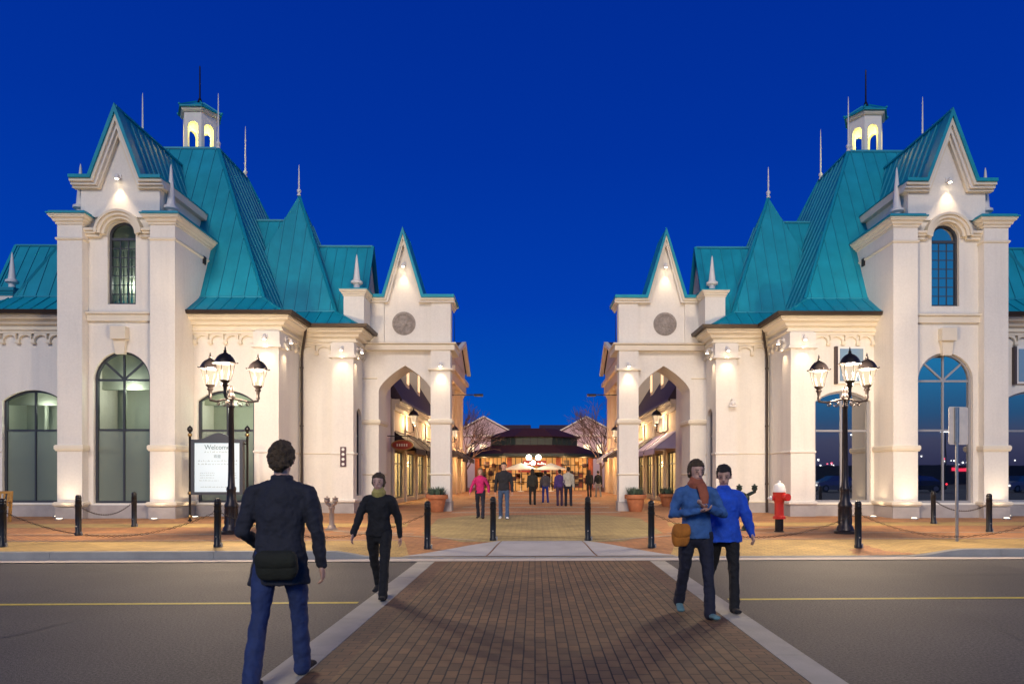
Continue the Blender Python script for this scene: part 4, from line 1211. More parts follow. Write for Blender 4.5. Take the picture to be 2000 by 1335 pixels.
# text
inkm = pbr('sign_ink', (.10,.16,.19), .8); inkl = pbr('sign_ink_light', (.36,.44,.48), .8)
def text(body, x, y, z, size, mat, parent, name='lettering', rz=0, align='CENTER', ext=.002):
    cu = bpy.data.curves.new(name, 'FONT'); cu.body = body; cu.size = size; cu.align_x = align; cu.extrude = ext
    t = bpy.data.objects.new(name+'_tmp', cu); COL.objects.link(t)
    dg = bpy.context.evaluated_depsgraph_get(); me = bpy.data.meshes.new_from_object(t.evaluated_get(dg)); me.name = name
    bpy.data.objects.remove(t)
    o = bpy.data.objects.new(name, me); COL.objects.link(o); me.materials.clear(); me.materials.append(mat)
    o.rotation_euler = (R(90),0,rz); o.parent = parent
    o.location = Vector((x,y,z)) - ORG.get(parent.name, Vector((0,0,0)))
    return o
cxm = (px0+px1)/2
text('Welcome', cxm, wy-.056, 2.37, .20, inkm, root)
text('\u6b22\u8fce', cxm, wy-.056, 2.11, .11, inkm, root)
rn = random.Random(4)
def greek(z, x0, x1, h, mat, nm='small_print'):
    m = MB(); x = x0
    while x < x1:
        wd = rn.uniform(.03,.11); e = min(x+wd, x1); y = wy-.053
        xx = x
        while xx < e:
            hh = h*rn.choice((.6,.6,1)); m.box(xx, min(e,xx+h*.42), y-.002, y+.002, z, z+hh); xx += h*.62
        x = e+h*.7
    m.build(nm, mat, root)
greek(2.27, cxm-.40, cxm+.36, .045, inkl)
greek(1.99, cxm-.60, cxm+.62, .045, inkl); greek(1.89, cxm-.60, cxm+.62, .045, inkl)
for z in (1.62,1.55,1.47): greek(z, cxm-.54, cxm-.08, .030, inkl); greek(z, cxm+.42, cxm+.60, .030, inkl)
greek(1.38, cxm-.56, cxm+.04, .035, inkl); greek(1.18, cxm-.52, cxm+.6, .035, inkl)
point('board_light', (cxm, wy-.45, 1.8), 5, (.75,.9,1), .5, root)

# ------------------------------------------------------------------ wooden bench at the left edge
bx0, bx1, by = -18.3, -16.22, 20.9
root = empty('bench', ((bx0+bx1)/2, by, PV)); tag(root, 'honey-coloured wooden slatted bench at the left edge', 'bench')
for x in (bx0+.04, bx1-.04):
    m = MB(); m.box(x-.035,x+.035,by-.25,by-.18,PV,PV+.62); m.build('front_leg', M['wood'], root, bevel=.006)
    m = MB(); m.hexa([(x-.035,by+.18,PV),(x+.035,by+.18,PV),(x+.035,by+.25,PV),(x-.035,by+.25,PV),(x-.035,by+.26,PV+.95),(x+.035,by+.26,PV+.95),(x+.035,by+.33,PV+.95),(x-.035,by+.33,PV+.95)]); m.build('back_post', M['wood'], root, bevel=.006)
    m = MB(); m.box(x-.045,x+.045,by-.28,by+.27,PV+.62,PV+.66); m.build('armrest', M['wood'], root, bevel=.006)
m = MB()
for i in range(5): m.box(bx0+.08,bx1-.08,by-.24+i*.095,by-.165+i*.095,PV+.42,PV+.445)
m.box(bx0+.08,bx1-.08,by-.20,by-.17,PV+.34,PV+.417); m.build('seat', M['wood'], root)
m = MB(); m.box(bx0+.06,bx1-.06,by+.262,by+.30,PV+.87,PV+.95); m.box(bx0+.06,bx1-.06,by+.225,by+.26,PV+.48,PV+.55)
k = 16
for i in range(k):
    x = bx0+.12+(bx1-bx0-.24)*i/(k-1); m.hexa([(x-.025,by+.225,PV+.55),(x+.025,by+.225,PV+.55),(x+.025,by+.245,PV+.55),(x-.025,by+.245,PV+.55),(x-.025,by+.27,PV+.87),(x+.025,by+.27,PV+.87),(x+.025,by+.29,PV+.87),(x-.025,by+.29,PV+.87)])
m.build('backrest', M['wood'], root)

# ------------------------------------------------------------------ details fixed to the two buildings
def on_building(parent, mb, name, mat, **k): return mb.build(name, mat, parent, **k)
m = MB(-1); m.box(7.12,7.34,25.76,25.80,1.88,2.62); pl_ = m.build('address_plate', pbr('plum_plate', (.06,.012,.03), .4), L_)
for i in range(4):
    m = MB(-1); z = 1.97+.185*i
    n = 14; m.tube([(7.23,25.765,z),(7.23,25.752,z)], [.055,.055], n); m.build('plate_roundel', M['whitep'], pl_)
# white lamp-like camera dome on the right pier, and posters above right windows
m = MB(1); m.sphere((7.45,25.62,4.25),.11,12,8); m.tube([(7.45,25.82,4.42),(7.45,25.62,4.42),(7.45,25.62,4.3)],.03,8); m.box(7.30,7.60,25.56,25.66,4.12,4.2); m.build('security_camera', M['white'], R_, smooth=True)
def poster(x0, x1, z0, z1):
    f = front(23.92); m = MB(1); m.box(x0,x1,23.9,24.0,z0,z1); fr_ = m.build('poster_frame', M['whitep'], R_, bevel=.01)
    m = MB(1); m.box(x0-.09,x0+.0,23.86,24.0,z0-.02,z1+.0); m.build('frame_side', pbr('frame_brown',(.07,.045,.04),.5), fr_)
    m = MB(1); m.box(x0+.08,x1-.08,23.88,23.93,z0+.08,z1-.08); m.build('poster_glass', glassy('pale_blue_glass', (.22,.32,.42), 1.8, .05), fr_)
poster(10.62,11.60,4.78,6.08)
poster(16.95,18.0,4.78,6.08)
# ------------------------------------------------------------------ avenue of shops behind the gateway
def avenue_shop(sx, awn, lab):
    q0 = 6.95; y0, y1 = 33.05, 46.5
    root = empty('shop_building', (sx*(q0+3), y0, PV)); tag(root, lab, 'building', 'shop buildings along the avenue')
    f = side(q0)
    ops = []
    n = 4; P = (y1-y0)/n
    for i in range(n): ops.append(dict(a0=y0+.35+P*i, a1=y0+P*(i+1)-.35, zb=.35, zs=2.75, kind='rect'))
    m = MB(sx); wall_open(m, f, y0, y1, .12, 5.3, ops, .35)
    m.poly([(q0,y0,.12),(q0+6,y0,.12),(q0+6,y0,5.3),(q0,y0,5.3)]); m.poly([(q0,y1,.12),(q0+6,y1,.12),(q0+6,y1,5.3),(q0,y1,5.3)])
    m.build('wall', M['shopw'], root)
    # eave, roof
    m = MB(sx); m.sweep([(q0,y0),(q0,y1)][::-1], [(-o,z) for o,z in cornice_prof(4.9,.4,.5)]) if False else m.boxf(f, y0, y1, -.18, .0, 4.7, 5.0)
    m.boxf(f, y0, y1, -.42, 0, 5.0, 5.22); m.build('cornice', M['trim'], root)
    m = MB(sx)
    for k in range(int((y1-y0)/.35)): m.boxf(f, y0+.1+k*.35, y0+.22+k*.35, -.36, 0, 4.86, 4.99)
    m.build('dentils', M['trim'], root)
    m = MB(sx); m.boxf(f, y0-.1, y1+.1, -.52, -.42, 5.12, 5.24); m.build('gutter', M['gutter'], root)
    m = MB(sx)
    a, b = q0-.5, q0+2.6
    m.poly([(a,y0,5.24),(a,y1,5.24),(b,y1,10.2),(b,y0,10.2)]); m.poly([(b,y0,10.2),(b,y1,10.2),(q0+6,y1,5.24),(q0+6,y0,5.24)])
    m.poly([(a,y1,5.24),(b,y1,10.2),(q0+6,y1,5.24)]); m.poly([(a,y0,5.24),(b,y0,10.2),(q0+6,y0,5.24)])
    m.build('roof', M['slate'], root)
    for yy in (35.2, 38.6, 42.2):
        d = MB(sx); x0 = q0+.25
        d.box(x0, x0+1.6, yy-.5, yy+.5, 6.4, 7.9)
        d.hexa([(x0-.1,yy-.62,7.9),(x0+1.9,yy-.62,7.9),(x0+1.9,yy+.62,7.9),(x0-.1,yy+.62,7.9),(x0-.1,yy-.02,8.5),(x0+1.9,yy-.02,8.5),(x0+1.9,yy+.02,8.5),(x0-.1,yy+.02,8.5)])
        do = d.build('dormer', M['shopw'], root)
        d = MB(sx); d.box(x0-.03,x0+.01,yy-.3,yy+.3,6.65,7.7); d.build('dormer_window', M['shopl'], do)
    # storefronts
    for i, W in enumerate(ops):
        m = MB(sx); band(m, f, outline(W,.01), outline(W,.08), .10, .18)
        c = (W['a0']+W['a1'])/2
        for u in (W['a0']+.8, W['a1']-.8): m.boxf(f, u-.03, u+.03, .11, .17, .4, 2.7)
        m.boxf(f, W['a0']+.05, W['a1']-.05, .115, .165, 2.1, 2.16)
        fr_ = m.build('shopfront', M['frame'] if sx < 0 else M['black'], root)
        m = MB(sx); m.poly([f(W['a0']+.05,.15,.4),f(W['a1']-.05,.15,.4),f(W['a1']-.05,.15,2.72),f(W['a0']+.05,.15,2.72)]); m.build('pane', M['gclear'], fr_)
        m = MB(sx)
        m.boxf(f, W['a0']-.1, W['a1']+.1, 2.2, 2.25, .1, 3.0); m.boxf(f, W['a0']-.1, W['a0']-.05, .36, 2.2, .1, 3.0); m.boxf(f, W['a1']+.05, W['a1']+.1, .36, 2.2, .1, 3.0); m.boxf(f, W['a0']-.05, W['a1']+.05, .36, 2.2, .06, .12); m.boxf(f, W['a0']-.05, W['a1']+.05, .36, 2.2, 2.95, 3.0)
        m.build('shop_interior', M['shopw'], fr_)
        rr = random.Random(i*7+(3 if sx>0 else 0)); m = MB(sx)
        for k in range(14):
            u = rr.uniform(W['a0']+.2, W['a1']-.5); dpt = rr.uniform(.6,2.0); z = rr.choice((.3,.9,1.4,1.9)); m.boxf(f, u, u+rr.uniform(.12,.4), dpt, dpt+.15, z, z+rr.uniform(.15,.5))
        m.build('goods', rr.choice([M['canvas'], M['brickr'], M['pinkw'], M['wood']]), fr_)
        m = MB(sx); m.boxf(f, W['a0']+.3, W['a1']-.3, .8, 1.6, 2.90, 2.94); m.build('ceiling_lamp', emis('shop_ceiling_lamp', (1,.74,.42), 30), fr_)
        # awning
        m = MB(sx); a0, a1 = W['a0']-.15, W['a1']+.15; th = .03; zt, zb, o = 3.75, 2.85, 1.15
        m.hexa([f(a0,-.0,zt-th),f(a1,-.0,zt-th),f(a1,-o,zb-th),f(a0,-o,zb-th),f(a0,0,zt),f(a1,0,zt),f(a1,-o,zb),f(a0,-o,zb)])
        m.boxf(f, a0, a1, -o-.015, -o+.015, zb-.28, zb)
        m.poly([f(a0,0,zt),f(a0,-o,zb),f(a0,0,zb)]); m.poly([f(a1,0,zt),f(a1,-o,zb),f(a1,0,zb)])
        m.build('awning', awn[i % len(awn)], root)
        # pilaster strip between the bays with a wall lantern
    for i in range(n+1):
        yy = y0+.02+P*i if i else y0+.14
        m = MB(sx); m.boxf(f, yy-.14, yy+.14, -.10, .0, .12, 4.7); m.build('pilaster', M['trim'], root)
    for yy in (y0+P*.96, y0+P*3.02):
        z0 = 3.95 if yy > y0+1 else 4.05
        m = MB(sx); m.tube([(q0-.1,yy,z0-.1),(q0-.3,yy,z0-.18),(q0-.5,yy,z0-.1),(q0-.5,yy,z0)], .02, 6); b_ = m.build('lantern_bracket', M['iron'], root)
        lantern_parts(root, (sx*(q0-.5), yy, z0-.05), 1.0, None)
        point('lantern_light', (sx*(q0-.55), yy, z0+.3), 650, (1,.66,.34), .12, root)
    return root
sl = avenue_shop(-1, [M['awnd']], 'cream shop with dark awnings and mauve roof seen through the left arch')
sr = avenue_shop(1, [M['awnp'], M['awnp'], M['awnd']], 'cream shop with lilac awning and mauve roof seen through the right arch')
# oval hanging sign and framed picture
def hanging_sign(x, y, z, label):
    root = empty('hanging_sign', (x, y, z)); tag(root, label, 'sign')
    m = MB(); m.tube([(x-.7,y,z+.42),(x+.45,y,z+.42)], .02, 6); m.tube([(x-.2,y,z+.42),(x-.2,y,z+.2)], .01, 5); m.tube([(x+.25,y,z+.42),(x+.25,y,z+.2)], .01, 5); m.build('bracket', M['iron'], root)
    m = MB(); n = 24
    for (rx, rz, d, nm, mt) in ((.52,.25,.04,'board_rim',M['wood']),(.46,.20,.05,'board',pbr('red_sign_face',(.40,.05,.02),.6))):
        m = MB(); pts = [(x+rx*math.cos(2*math.pi*k/n), z+rz*math.sin(2*math.pi*k/n)) for k in range(n)]
        m.poly([(a,y-d,b) for a,b in pts]); m.poly([(a,y+d,b) for a,b in pts])
        for k in range(n):
            a,b = pts[k]; c,e = pts[(k+1)%n]; m.poly([(a,y-d,b),(c,y-d,e),(c,y+d,e),(a,y+d,b)])
        o = m.build(nm, mt, root)
    m = MB()
    for k in range(5): m.box(x-.26+k*.11, x-.2+k*.11, y-.058, y-.05, z-.06, z+.06)
    m.build('lettering', M['canvas'], o)
hanging_sign(-6.2, 31.9, 2.95, 'oval red hanging sign on a bracket seen through the left arch')
root = empty('framed_picture', (6.93, 36.5, 3.0)); tag(root, 'dark picture in a pale frame on the shop wall inside the right arch', 'picture')
f = side(6.93); m = MB(); m.boxf(f, 35.6, 37.9, -.06, .02, 3.85, 4.75); m.build('frame', M['trim'], root); m = MB(); m.boxf(f, 35.72, 37.78, -.07, .0, 3.96, 4.64); m.build('picture', pbr('picture_print', (.03,.025,.03), .4, col2=(.28,.24,.22), vscale=3), root)

# ------------------------------------------------------------------ temple-fronted stores
def temple(sx, awn, lab):
    q0 = 6.45; y0, y1 = 46.6, 56.0
    root = empty('pedimented_store', (sx*(q0+3), y0, PV)); tag(root, lab, 'building', 'pedimented stores along the avenue')
    m = MB(sx); f = side(q0)
    ops = [dict(a0=47.3, a1=50.6, zb=.3, zs=2.6, kind='rect'), dict(a0=51.6, a1=55.2, zb=.3, zs=2.6, kind='rect')]
    wall_open(m, f, y0, y1, .12, 9.4, ops, .3)
    m.poly([(q0,y0,.12),(q0+7,y0,.12),(q0+7,y0,9.4),(q0,y0,9.4)]); m.poly([(q0,y1,.12),(q0+7,y1,.12),(q0+7,y1,9.4),(q0,y1,9.4)])
    m.build('wall', M['shopw'], root)
    for W in ops:
        m = MB(sx); band(m, f, outline(W,.01), outline(W,.1), .1, .2); 
        for k in range(1,4):
            u = W['a0']+(W['a1']-W['a0'])*k/4; m.boxf(f, u-.03, u+.03, .11, .19, .35, 2.55)
        fr_ = m.build('shopfront', M['black'], root)
        m = MB(sx); m.boxf(f, W['a0']+.05, W['a1']-.05, .22, .28, .35, 2.55); m.build('lit_pane', M['shopl'], fr_)
    for yy in (47.0, 49.6, 53.0, 55.6):
        m = MB(sx); m.lathe((q0-.32,yy,3.4), [(.36,0),(.36,.12),(.27,.2),(.27,4.3),(.31,4.35),(.38,4.5),(.38,4.6)], 14); m.build('column', M['shopw'], root, smooth=True)
        m = MB(sx); m.box(q0-.75, q0, yy-.42, yy+.42, .12, 3.4); m.build('column_base', M['shopw'], root)
        point('column_light', (sx*(q0-.45), yy+.9, 3.5), 160, (1,.56,.26), .1, root)
    m = MB(sx)
    m.box(q0-.8, q0+.1, y0+.02, y1-.02, 8.0, 8.7); m.box(q0-1.0, q0+.1, y0-.15, y1+.15, 8.7, 9.0)
    m.box(q0-.7, q0+.1, y0+.1, y1-.1, 9.0, 9.7)
    m.build('entablature', M['shopw'], root)
    ym = (y0+y1)/2+1.2
    m = MB(sx)
    xx = q0-.75
    m.hexa([(xx,y0+.1,9.7),(xx,y1-.1,9.7),(q0+6,y1-.1,9.7),(q0+6,y0+.1,9.7),(xx,ym-.05,11.5),(xx,ym+.05,11.5),(q0+6,ym+.05,11.5),(q0+6,ym-.05,11.5)])
    m.build('pediment', M['shopw'], root)
    m = MB(sx)
    for a, b in (((y0-.2,9.72),(ym,11.62)), ((ym,11.62),(y1+.2,9.72))):
        m.bar((xx-.25,a[0],a[1]),(xx-.25,b[0],b[1]),.3,.26)
    m.build('pediment_moulding', M['trim'], root)
    m = MB(sx)
    m.poly([(xx-.3,y0-.2,9.8),(xx-.3,ym,11.72),(q0+7,ym,11.72),(q0+7,y0-.2,9.8)]); m.poly([(xx-.3,y1+.2,9.8),(xx-.3,ym,11.72),(q0+7,ym,11.72),(q0+7,y1+.2,9.8)])
    m.build('roof', M['slate'], root)
    m = MB(sx); m.tube([(q0-.55,ym-2.5,10.6),(q0-.55,ym-2.5,13.2)], [.03,.012], 6); m.build('lightning_rod', M['black'], root)
    # flat awning boxes
    for (a0, a1, mt) in awn:
        m = MB(sx); o = 1.5; zt, zb = 3.45, 2.75
        m.hexa([f(a0,-.45,zt-.03),f(a1,-.45,zt-.03),f(a1,-o,zb-.03),f(a0,-o,zb-.03),f(a0,-.45,zt),f(a1,-.45,zt),f(a1,-o,zb),f(a0,-o,zb)])
        m.boxf(f, a0, a1, -o-.02, -o+.02, zb-.3, zb); m.poly([f(a0,-.45,zt),f(a0,-o,zb),f(a0,-.45,zb)]); m.poly([f(a1,-.45,zt),f(a1,-o,zb),f(a1,-.45,zb)])
        m.build('awning', mt, root)
    # arm lamp
    m = MB(sx); m.tube([(q0,46.9,6.95),(q0-.9,46.7,7.0),(q0-2.5,46.6,7.0)], .035, 8); m.box(q0-2.9,q0-2.3,46.45,46.75,6.9,7.05)
    m.build('arm_lamp', M['black'], root)
    lantern_parts(root, (sx*(q0-1.0), 46.4, 3.75), 1.0, None)
    point('lantern_light', (sx*(q0-1.15), 46.3, 4.2), 380, (1,.62,.30), .12, root)
    m = MB(sx); m.tube([(q0-.1,46.6,3.9),(q0-.6,46.45,3.7),(q0-1.0,46.4,3.78)], .022, 6); m.build('lantern_bracket', M['iron'], root)
    point('shop_glow', (sx*(q0-1.3), 49, 2.3), 90, (1,.6,.28), .2, root); point('shop_glow', (sx*(q0-1.3), 53.4, 2.3), 90, (1,.6,.28), .2, root)
    return root
temple(-1, [(46.7,50.6,M['awnd']),(51.5,55.4,M['awnd'])], 'peach-lit store with pediment and dark awnings on the left side of the avenue')
temple(1, [(46.7,49.4,M['awnd']),(50.6,55.0,M['awnw'])], 'peach-lit store with pediment and white awning on the right side of the avenue')

# ------------------------------------------------------------------ food pavilion at the end
pcx, pcy = -.1, 65.0
root = empty('food_pavilion', (pcx,pcy,PV)); tag(root, 'low eight-sided cafe pavilion with dark two-tier roof closing the avenue', 'building')
def octa(r, z): return [(pcx+r*1.0*math.cos(R(22.5+45*k)), pcy+.75*r*math.sin(R(22.5+45*k)), z) for k in range(8)]
def ring(m, A, B):
    for k in range(8): m.poly([A[k],A[(k+1)%8],B[(k+1)%8],B[k]])
m = MB(); ring(m, octa(7.0,3.42), octa(4.3,4.25)); m.poly(octa(7.0,3.42)[::-1]); m.build('lower_roof', M['maroon'], root)
m = MB(); ring(m, octa(7.05,3.15), octa(7.05,3.42)); ring(m, octa(7.05,3.15), octa(6.0,3.05)); m.build('fascia', M['dkgreen'], root)
m = MB(); ring(m, octa(4.3,4.2), octa(4.3,5.05)); cl = m.build('clerestory', M['dkgreen'], root)
m = MB()
for k in range(8):
    A = Vector(octa(4.34,4.2)[k]); B = Vector(octa(4.34,4.2)[(k+1)%8])
    for j in range(5):
        p = A.lerp(B, j/5); m.bar(p, p+Vector((0,0,.85)), .06, .06)
m.build('mullions', M['black'], cl)
m = MB(); ring(m, octa(4.75,5.0), octa(2.2,5.85)); m.poly(octa(2.2,5.85)); ring(m, octa(4.75,5.0), octa(4.3,4.95)); m.build('upper_roof', M['maroon'], root)
O = octa(5.7,.12); O2 = octa(5.7,3.1)
m = MB(); ring(m, octa(5.3,.12), octa(5.3,3.1)); m.build('lit_windows', emis('cafe_interior_glow', (1,.45,.12), .6, (.2,.1,.04)), root)
rr = random.Random(11)
for k in range(8):
    A = Vector(O[k]); B = Vector(O[(k+1)%8])
    if (A+B).y/2 > pcy+1: continue
    m = MB()
    N_ = 8
    for j in range(N_+1):
        p = A.lerp(B, j/N_); m.bar(p, p+Vector((0,0,2.95)), .06 if j % 4 else .12, .06)
    for z in (.75, 1.5, 2.3): m.bar(A+Vector((0,0,z)), B+Vector((0,0,z)), .05, .05)
    m.build('window_wall', M['black'], root)
    m = MB(); m.bar(A, A+Vector((0,0,2.98)), .42, .42, up=(0,1,0)); m.build('brick_column', M['brickr'], root)
    # interior clutter seen through the windows
    for mt in (M['brickr'], M['gutter'], M['wood'], M['maroon'], pbr('cafe_counter', (.55,.34,.14), .7)):
        m = MB()
        for j in range(9):
            p = A.lerp(B, rr.uniform(.05,.95)); p = p.lerp(Vector((pcx,pcy,p.z)), .05); z = rr.uniform(.2,2.4); w_ = rr.uniform(.08,.35)
            m.box(p.x-w_, p.x+w_, p.y-.04, p.y+.04, z, z+rr.uniform(.1,.55))
        m.build('interior_fitting', mt, root)
for k, a in enumerate((200,235,270,305,340)):
    x = pcx+4.9*math.cos(R(a)); y = pcy+.75*4.9*math.sin(R(a))
    point('cafe_light', (x, y-1.2, 2.6), 60, (1,.55,.22), .2, root)
# sign band over the entrance
m = MB(); m.box(-1.05,1.0,60.0,60.12,2.30,2.78); sg = m.build('sign_band', pbr('sign_red', (.35,.03,.02), .6), root)
m = MB(); x = -.95
for k in range(12):
    if k in (5,6): x += .2; continue
    m.box(x, x+.11, 59.97, 60.0, 2.44, 2.64-.06*(k%3)); x += .155
m.build('sign_lettering', emis('sign_letter_glow', (1,.85,.6), 1.6), sg)
for k, (x0,x1) in enumerate(((-1.5,-.4),(.55,1.3))):
    m = MB(); m.box(x0,x1,60.3,60.35,1.75,2.2); m.build('red_menu_board', MATS['sign_red'], root)
# globe lamp post in front
root = empty('globe_lamp', (-.15,57,PV)); tag(root, 'slim lamp post with white glowing globes before the cafe pavilion', 'street lamp')
m = MB(); m.lathe((-.15,57,PV), [(.14,0),(.1,.2),(.05,.4),(.04,2.7),(.06,2.75)], 10)
m.tube([(-.55,57,2.75),(-.15,57,2.6),(.3,57,2.75)], .025, 6); m.build('post', M['black'], root, smooth=True)
for x, z in ((-.52,2.98),(.28,2.98),(-.15,2.52)):
    m = MB(); m.sphere((x,57,z), .24 if z > 2.7 else .2, 14, 10); m.build('globe', emis('globe_glow', (1,.93,.74), 6), root, smooth=True)
point('globe_light', (-.12,56.6,3.0), 90, (1,.85,.6), .25, root)
# patio umbrellas with tables
def patio_umbrella(x, y, label):
    root = empty('patio_umbrella', (x,y,PV)); tag(root, label, 'umbrella', 'cream patio umbrellas')
    m = MB(); m.lathe((x,y,PV), [(.28,0),(.28,.05),(.04,.07),(.025,.1),(.025,2.35)], 12); m.build('pole', M['canvas'], root, smooth=True)
    m = MB(); m.lathe((x,y,PV+1.92), [(1.42,-.10),(1.42,0),(.0,.5),(0,.51)][:3]+[(.01,.51)], 8, R(22)); m.build('canopy', emis_cloth, root)
    m = MB(); m.lathe((x,y,PV), [(.02,.7),(.45,.72),(.45,.75),(.02,.76)], 14); m.build('table_top', M['wood'], root)
emis_cloth = M['canvas']
patio_umbrella(gx(1017,57), 57.2, 'cream patio umbrella left of the globe lamp')
patio_umbrella(gx(1076,58), 58.2, 'cream patio umbrella right of the globe lamp')

# ------------------------------------------------------------------ pale gabled stores behind the pavilion
def gabled(sx, lab):
    cxg, y0 = 5.55, 74.0; w_ = 3.4
    root = empty('gabled_store', (sx*cxg, y0, PV)); tag(root, lab, 'building', 'pale gabled stores behind the pavilion')
    m = MB(sx); m.box(cxg-w_, cxg+w_+6, y0, y0+8, .12, 5.8)
    m.hexa([(cxg-w_,y0,5.8),(cxg+w_,y0,5.8),(cxg+w_,y0+8,5.8),(cxg-w_,y0+8,5.8),(cxg-.02,y0,7.7),(cxg+.02,y0,7.7),(cxg+.02,y0+8,7.7),(cxg-.02,y0+8,7.7)])
    m.build('wall', M['pinkw'], root)
    m = MB(sx); m.box(cxg-w_-.2,cxg+w_+.2,y0-.25,y0,5.68,5.84)
    for s_ in (-1,1): m.bar((cxg+s_*(w_+.2),y0-.12,5.86),(cxg,y0-.12,7.82),.3,.14)
    m.build('pediment_moulding', M['trim'], root)
    m = MB(sx)
    for s_ in (-1,1): m.bar((cxg+s_*(w_+.3),y0+4,5.9),(cxg,y0+4,7.9),8.2,.1,up=(0,0,1)) if False else m.poly([(cxg+s_*(w_+.3),y0-.2,5.85),(cxg+s_*(w_+.3),y0+8.2,5.85),(cxg,y0+8.2,7.88),(cxg,y0-.2,7.88)])
    m.build('roof', M['pinkw'], root)
    for k in range(5):
        x = cxg-w_+.75+k*1.35
        m = MB(sx); m.box(x-.42,x+.42,y0-.08,y0-.001,3.5,4.9); fr_ = m.build('window', M['trim'], root)
        m = MB(sx); m.box(x-.30,x+.30,y0-.12,y0-.07,3.65,4.75); m.build('lit_pane', emis('upper_window_glow', (1,.72,.30), 1.3), fr_)
        m = MB(sx); m.box(x-.02,x+.02,y0-.14,y0-.12,3.65,4.75); m.box(x-.3,x+.3,y0-.139,y0-.121,4.2,4.24); m.build('glazing_bar', M['gutter'], fr_)
    point('facade_light', (sx*cxg, y0-3.0, 5.2), 150, (1,.62,.5), .3, root)
    # darker roof beside it
    m = MB(sx); xi = cxg-w_-.2
    m.box(xi-1.5,xi+1.8,y0+9,y0+14,.12,6.0); m.build('rear_wall', M['shopw'], root)
    m = MB(sx); m.hexa([(xi-1.6,y0+8.8,6.0),(xi+3,y0+8.8,6.0),(xi+3,y0+14,6.0),(xi-1.6,y0+14,6.0),(xi-1.4,y0+11,7.7),(xi+3,y0+11,7.7),(xi+3,y0+11.4,7.7),(xi-1.4,y0+11.4,7.7)]); m.build('rear_roof', M['slate'], root)
    return root
gabled(-1, 'pale pink gabled store with lit upper windows behind the pavilion at left')
gabled(1, 'pale pink gabled store with lit upper windows behind the pavilion at right')

# ------------------------------------------------------------------ bare trees
def tree(x, y, h, seed, label):
    rnd = random.Random(seed)
    root = empty('bare_tree', (x,y,PV)); tag(root, label, 'tree', 'leafless trees along the avenue')
    tr = MB(); tr.tube([(x,y,PV),(x+.03,y,h*.18),(x-.02,y,h*.34)], [.14,.11,.09], 8); tr.build('trunk', M['bark'], root, smooth=True)
    cr = MB()
    def grow(p, d, L, r, lv):
        q = p + d*L
        mid = p + d*L*.5 + Vector((rnd.uniform(-1,1),rnd.uniform(-1,1),0))*L*.06
        cr.tube([p, mid, q], [r, r*.85, r*.68], 4 if lv > 1 else 6, cap=False)
        if lv >= 6: return
        for k in range(3 if lv < 4 else 2):
            a = rnd.uniform(0, 6.283); s = rnd.uniform(.35,.75)
            o = d.orthogonal().normalized(); o2 = d.cross(o)
            nd = (d + (o*math.cos(a)+o2*math.sin(a))*s + Vector((0,0,.12))).normalized()
            grow(q, nd, L*rnd.uniform(.62,.86), r*.66, lv+1)
    for k in range(4):
        a = k*1.57+rnd.uniform(-.4,.4); grow(Vector((x-.02,y,h*(.26+.03*k))), Vector((math.cos(a)*.6,math.sin(a)*.6,1)).normalized(), h*.185, .075, 1)
    cr.build('crown', M['bark'], root)
tree(-5.9, 58.2, 7.2, 1, 'leafless tree in front of the pale gable left of the pavilion')
tree(-6.6, 62, 8.6, 2, 'tall leafless tree against the sky behind the left pedimented store')
tree(5.6, 58.0, 7.4, 3, 'leafless tree in front of the pale gable right of the pavilion')
tree(6.3, 61, 9.6, 4, 'tall leafless tree against the sky behind the right pedimented store')
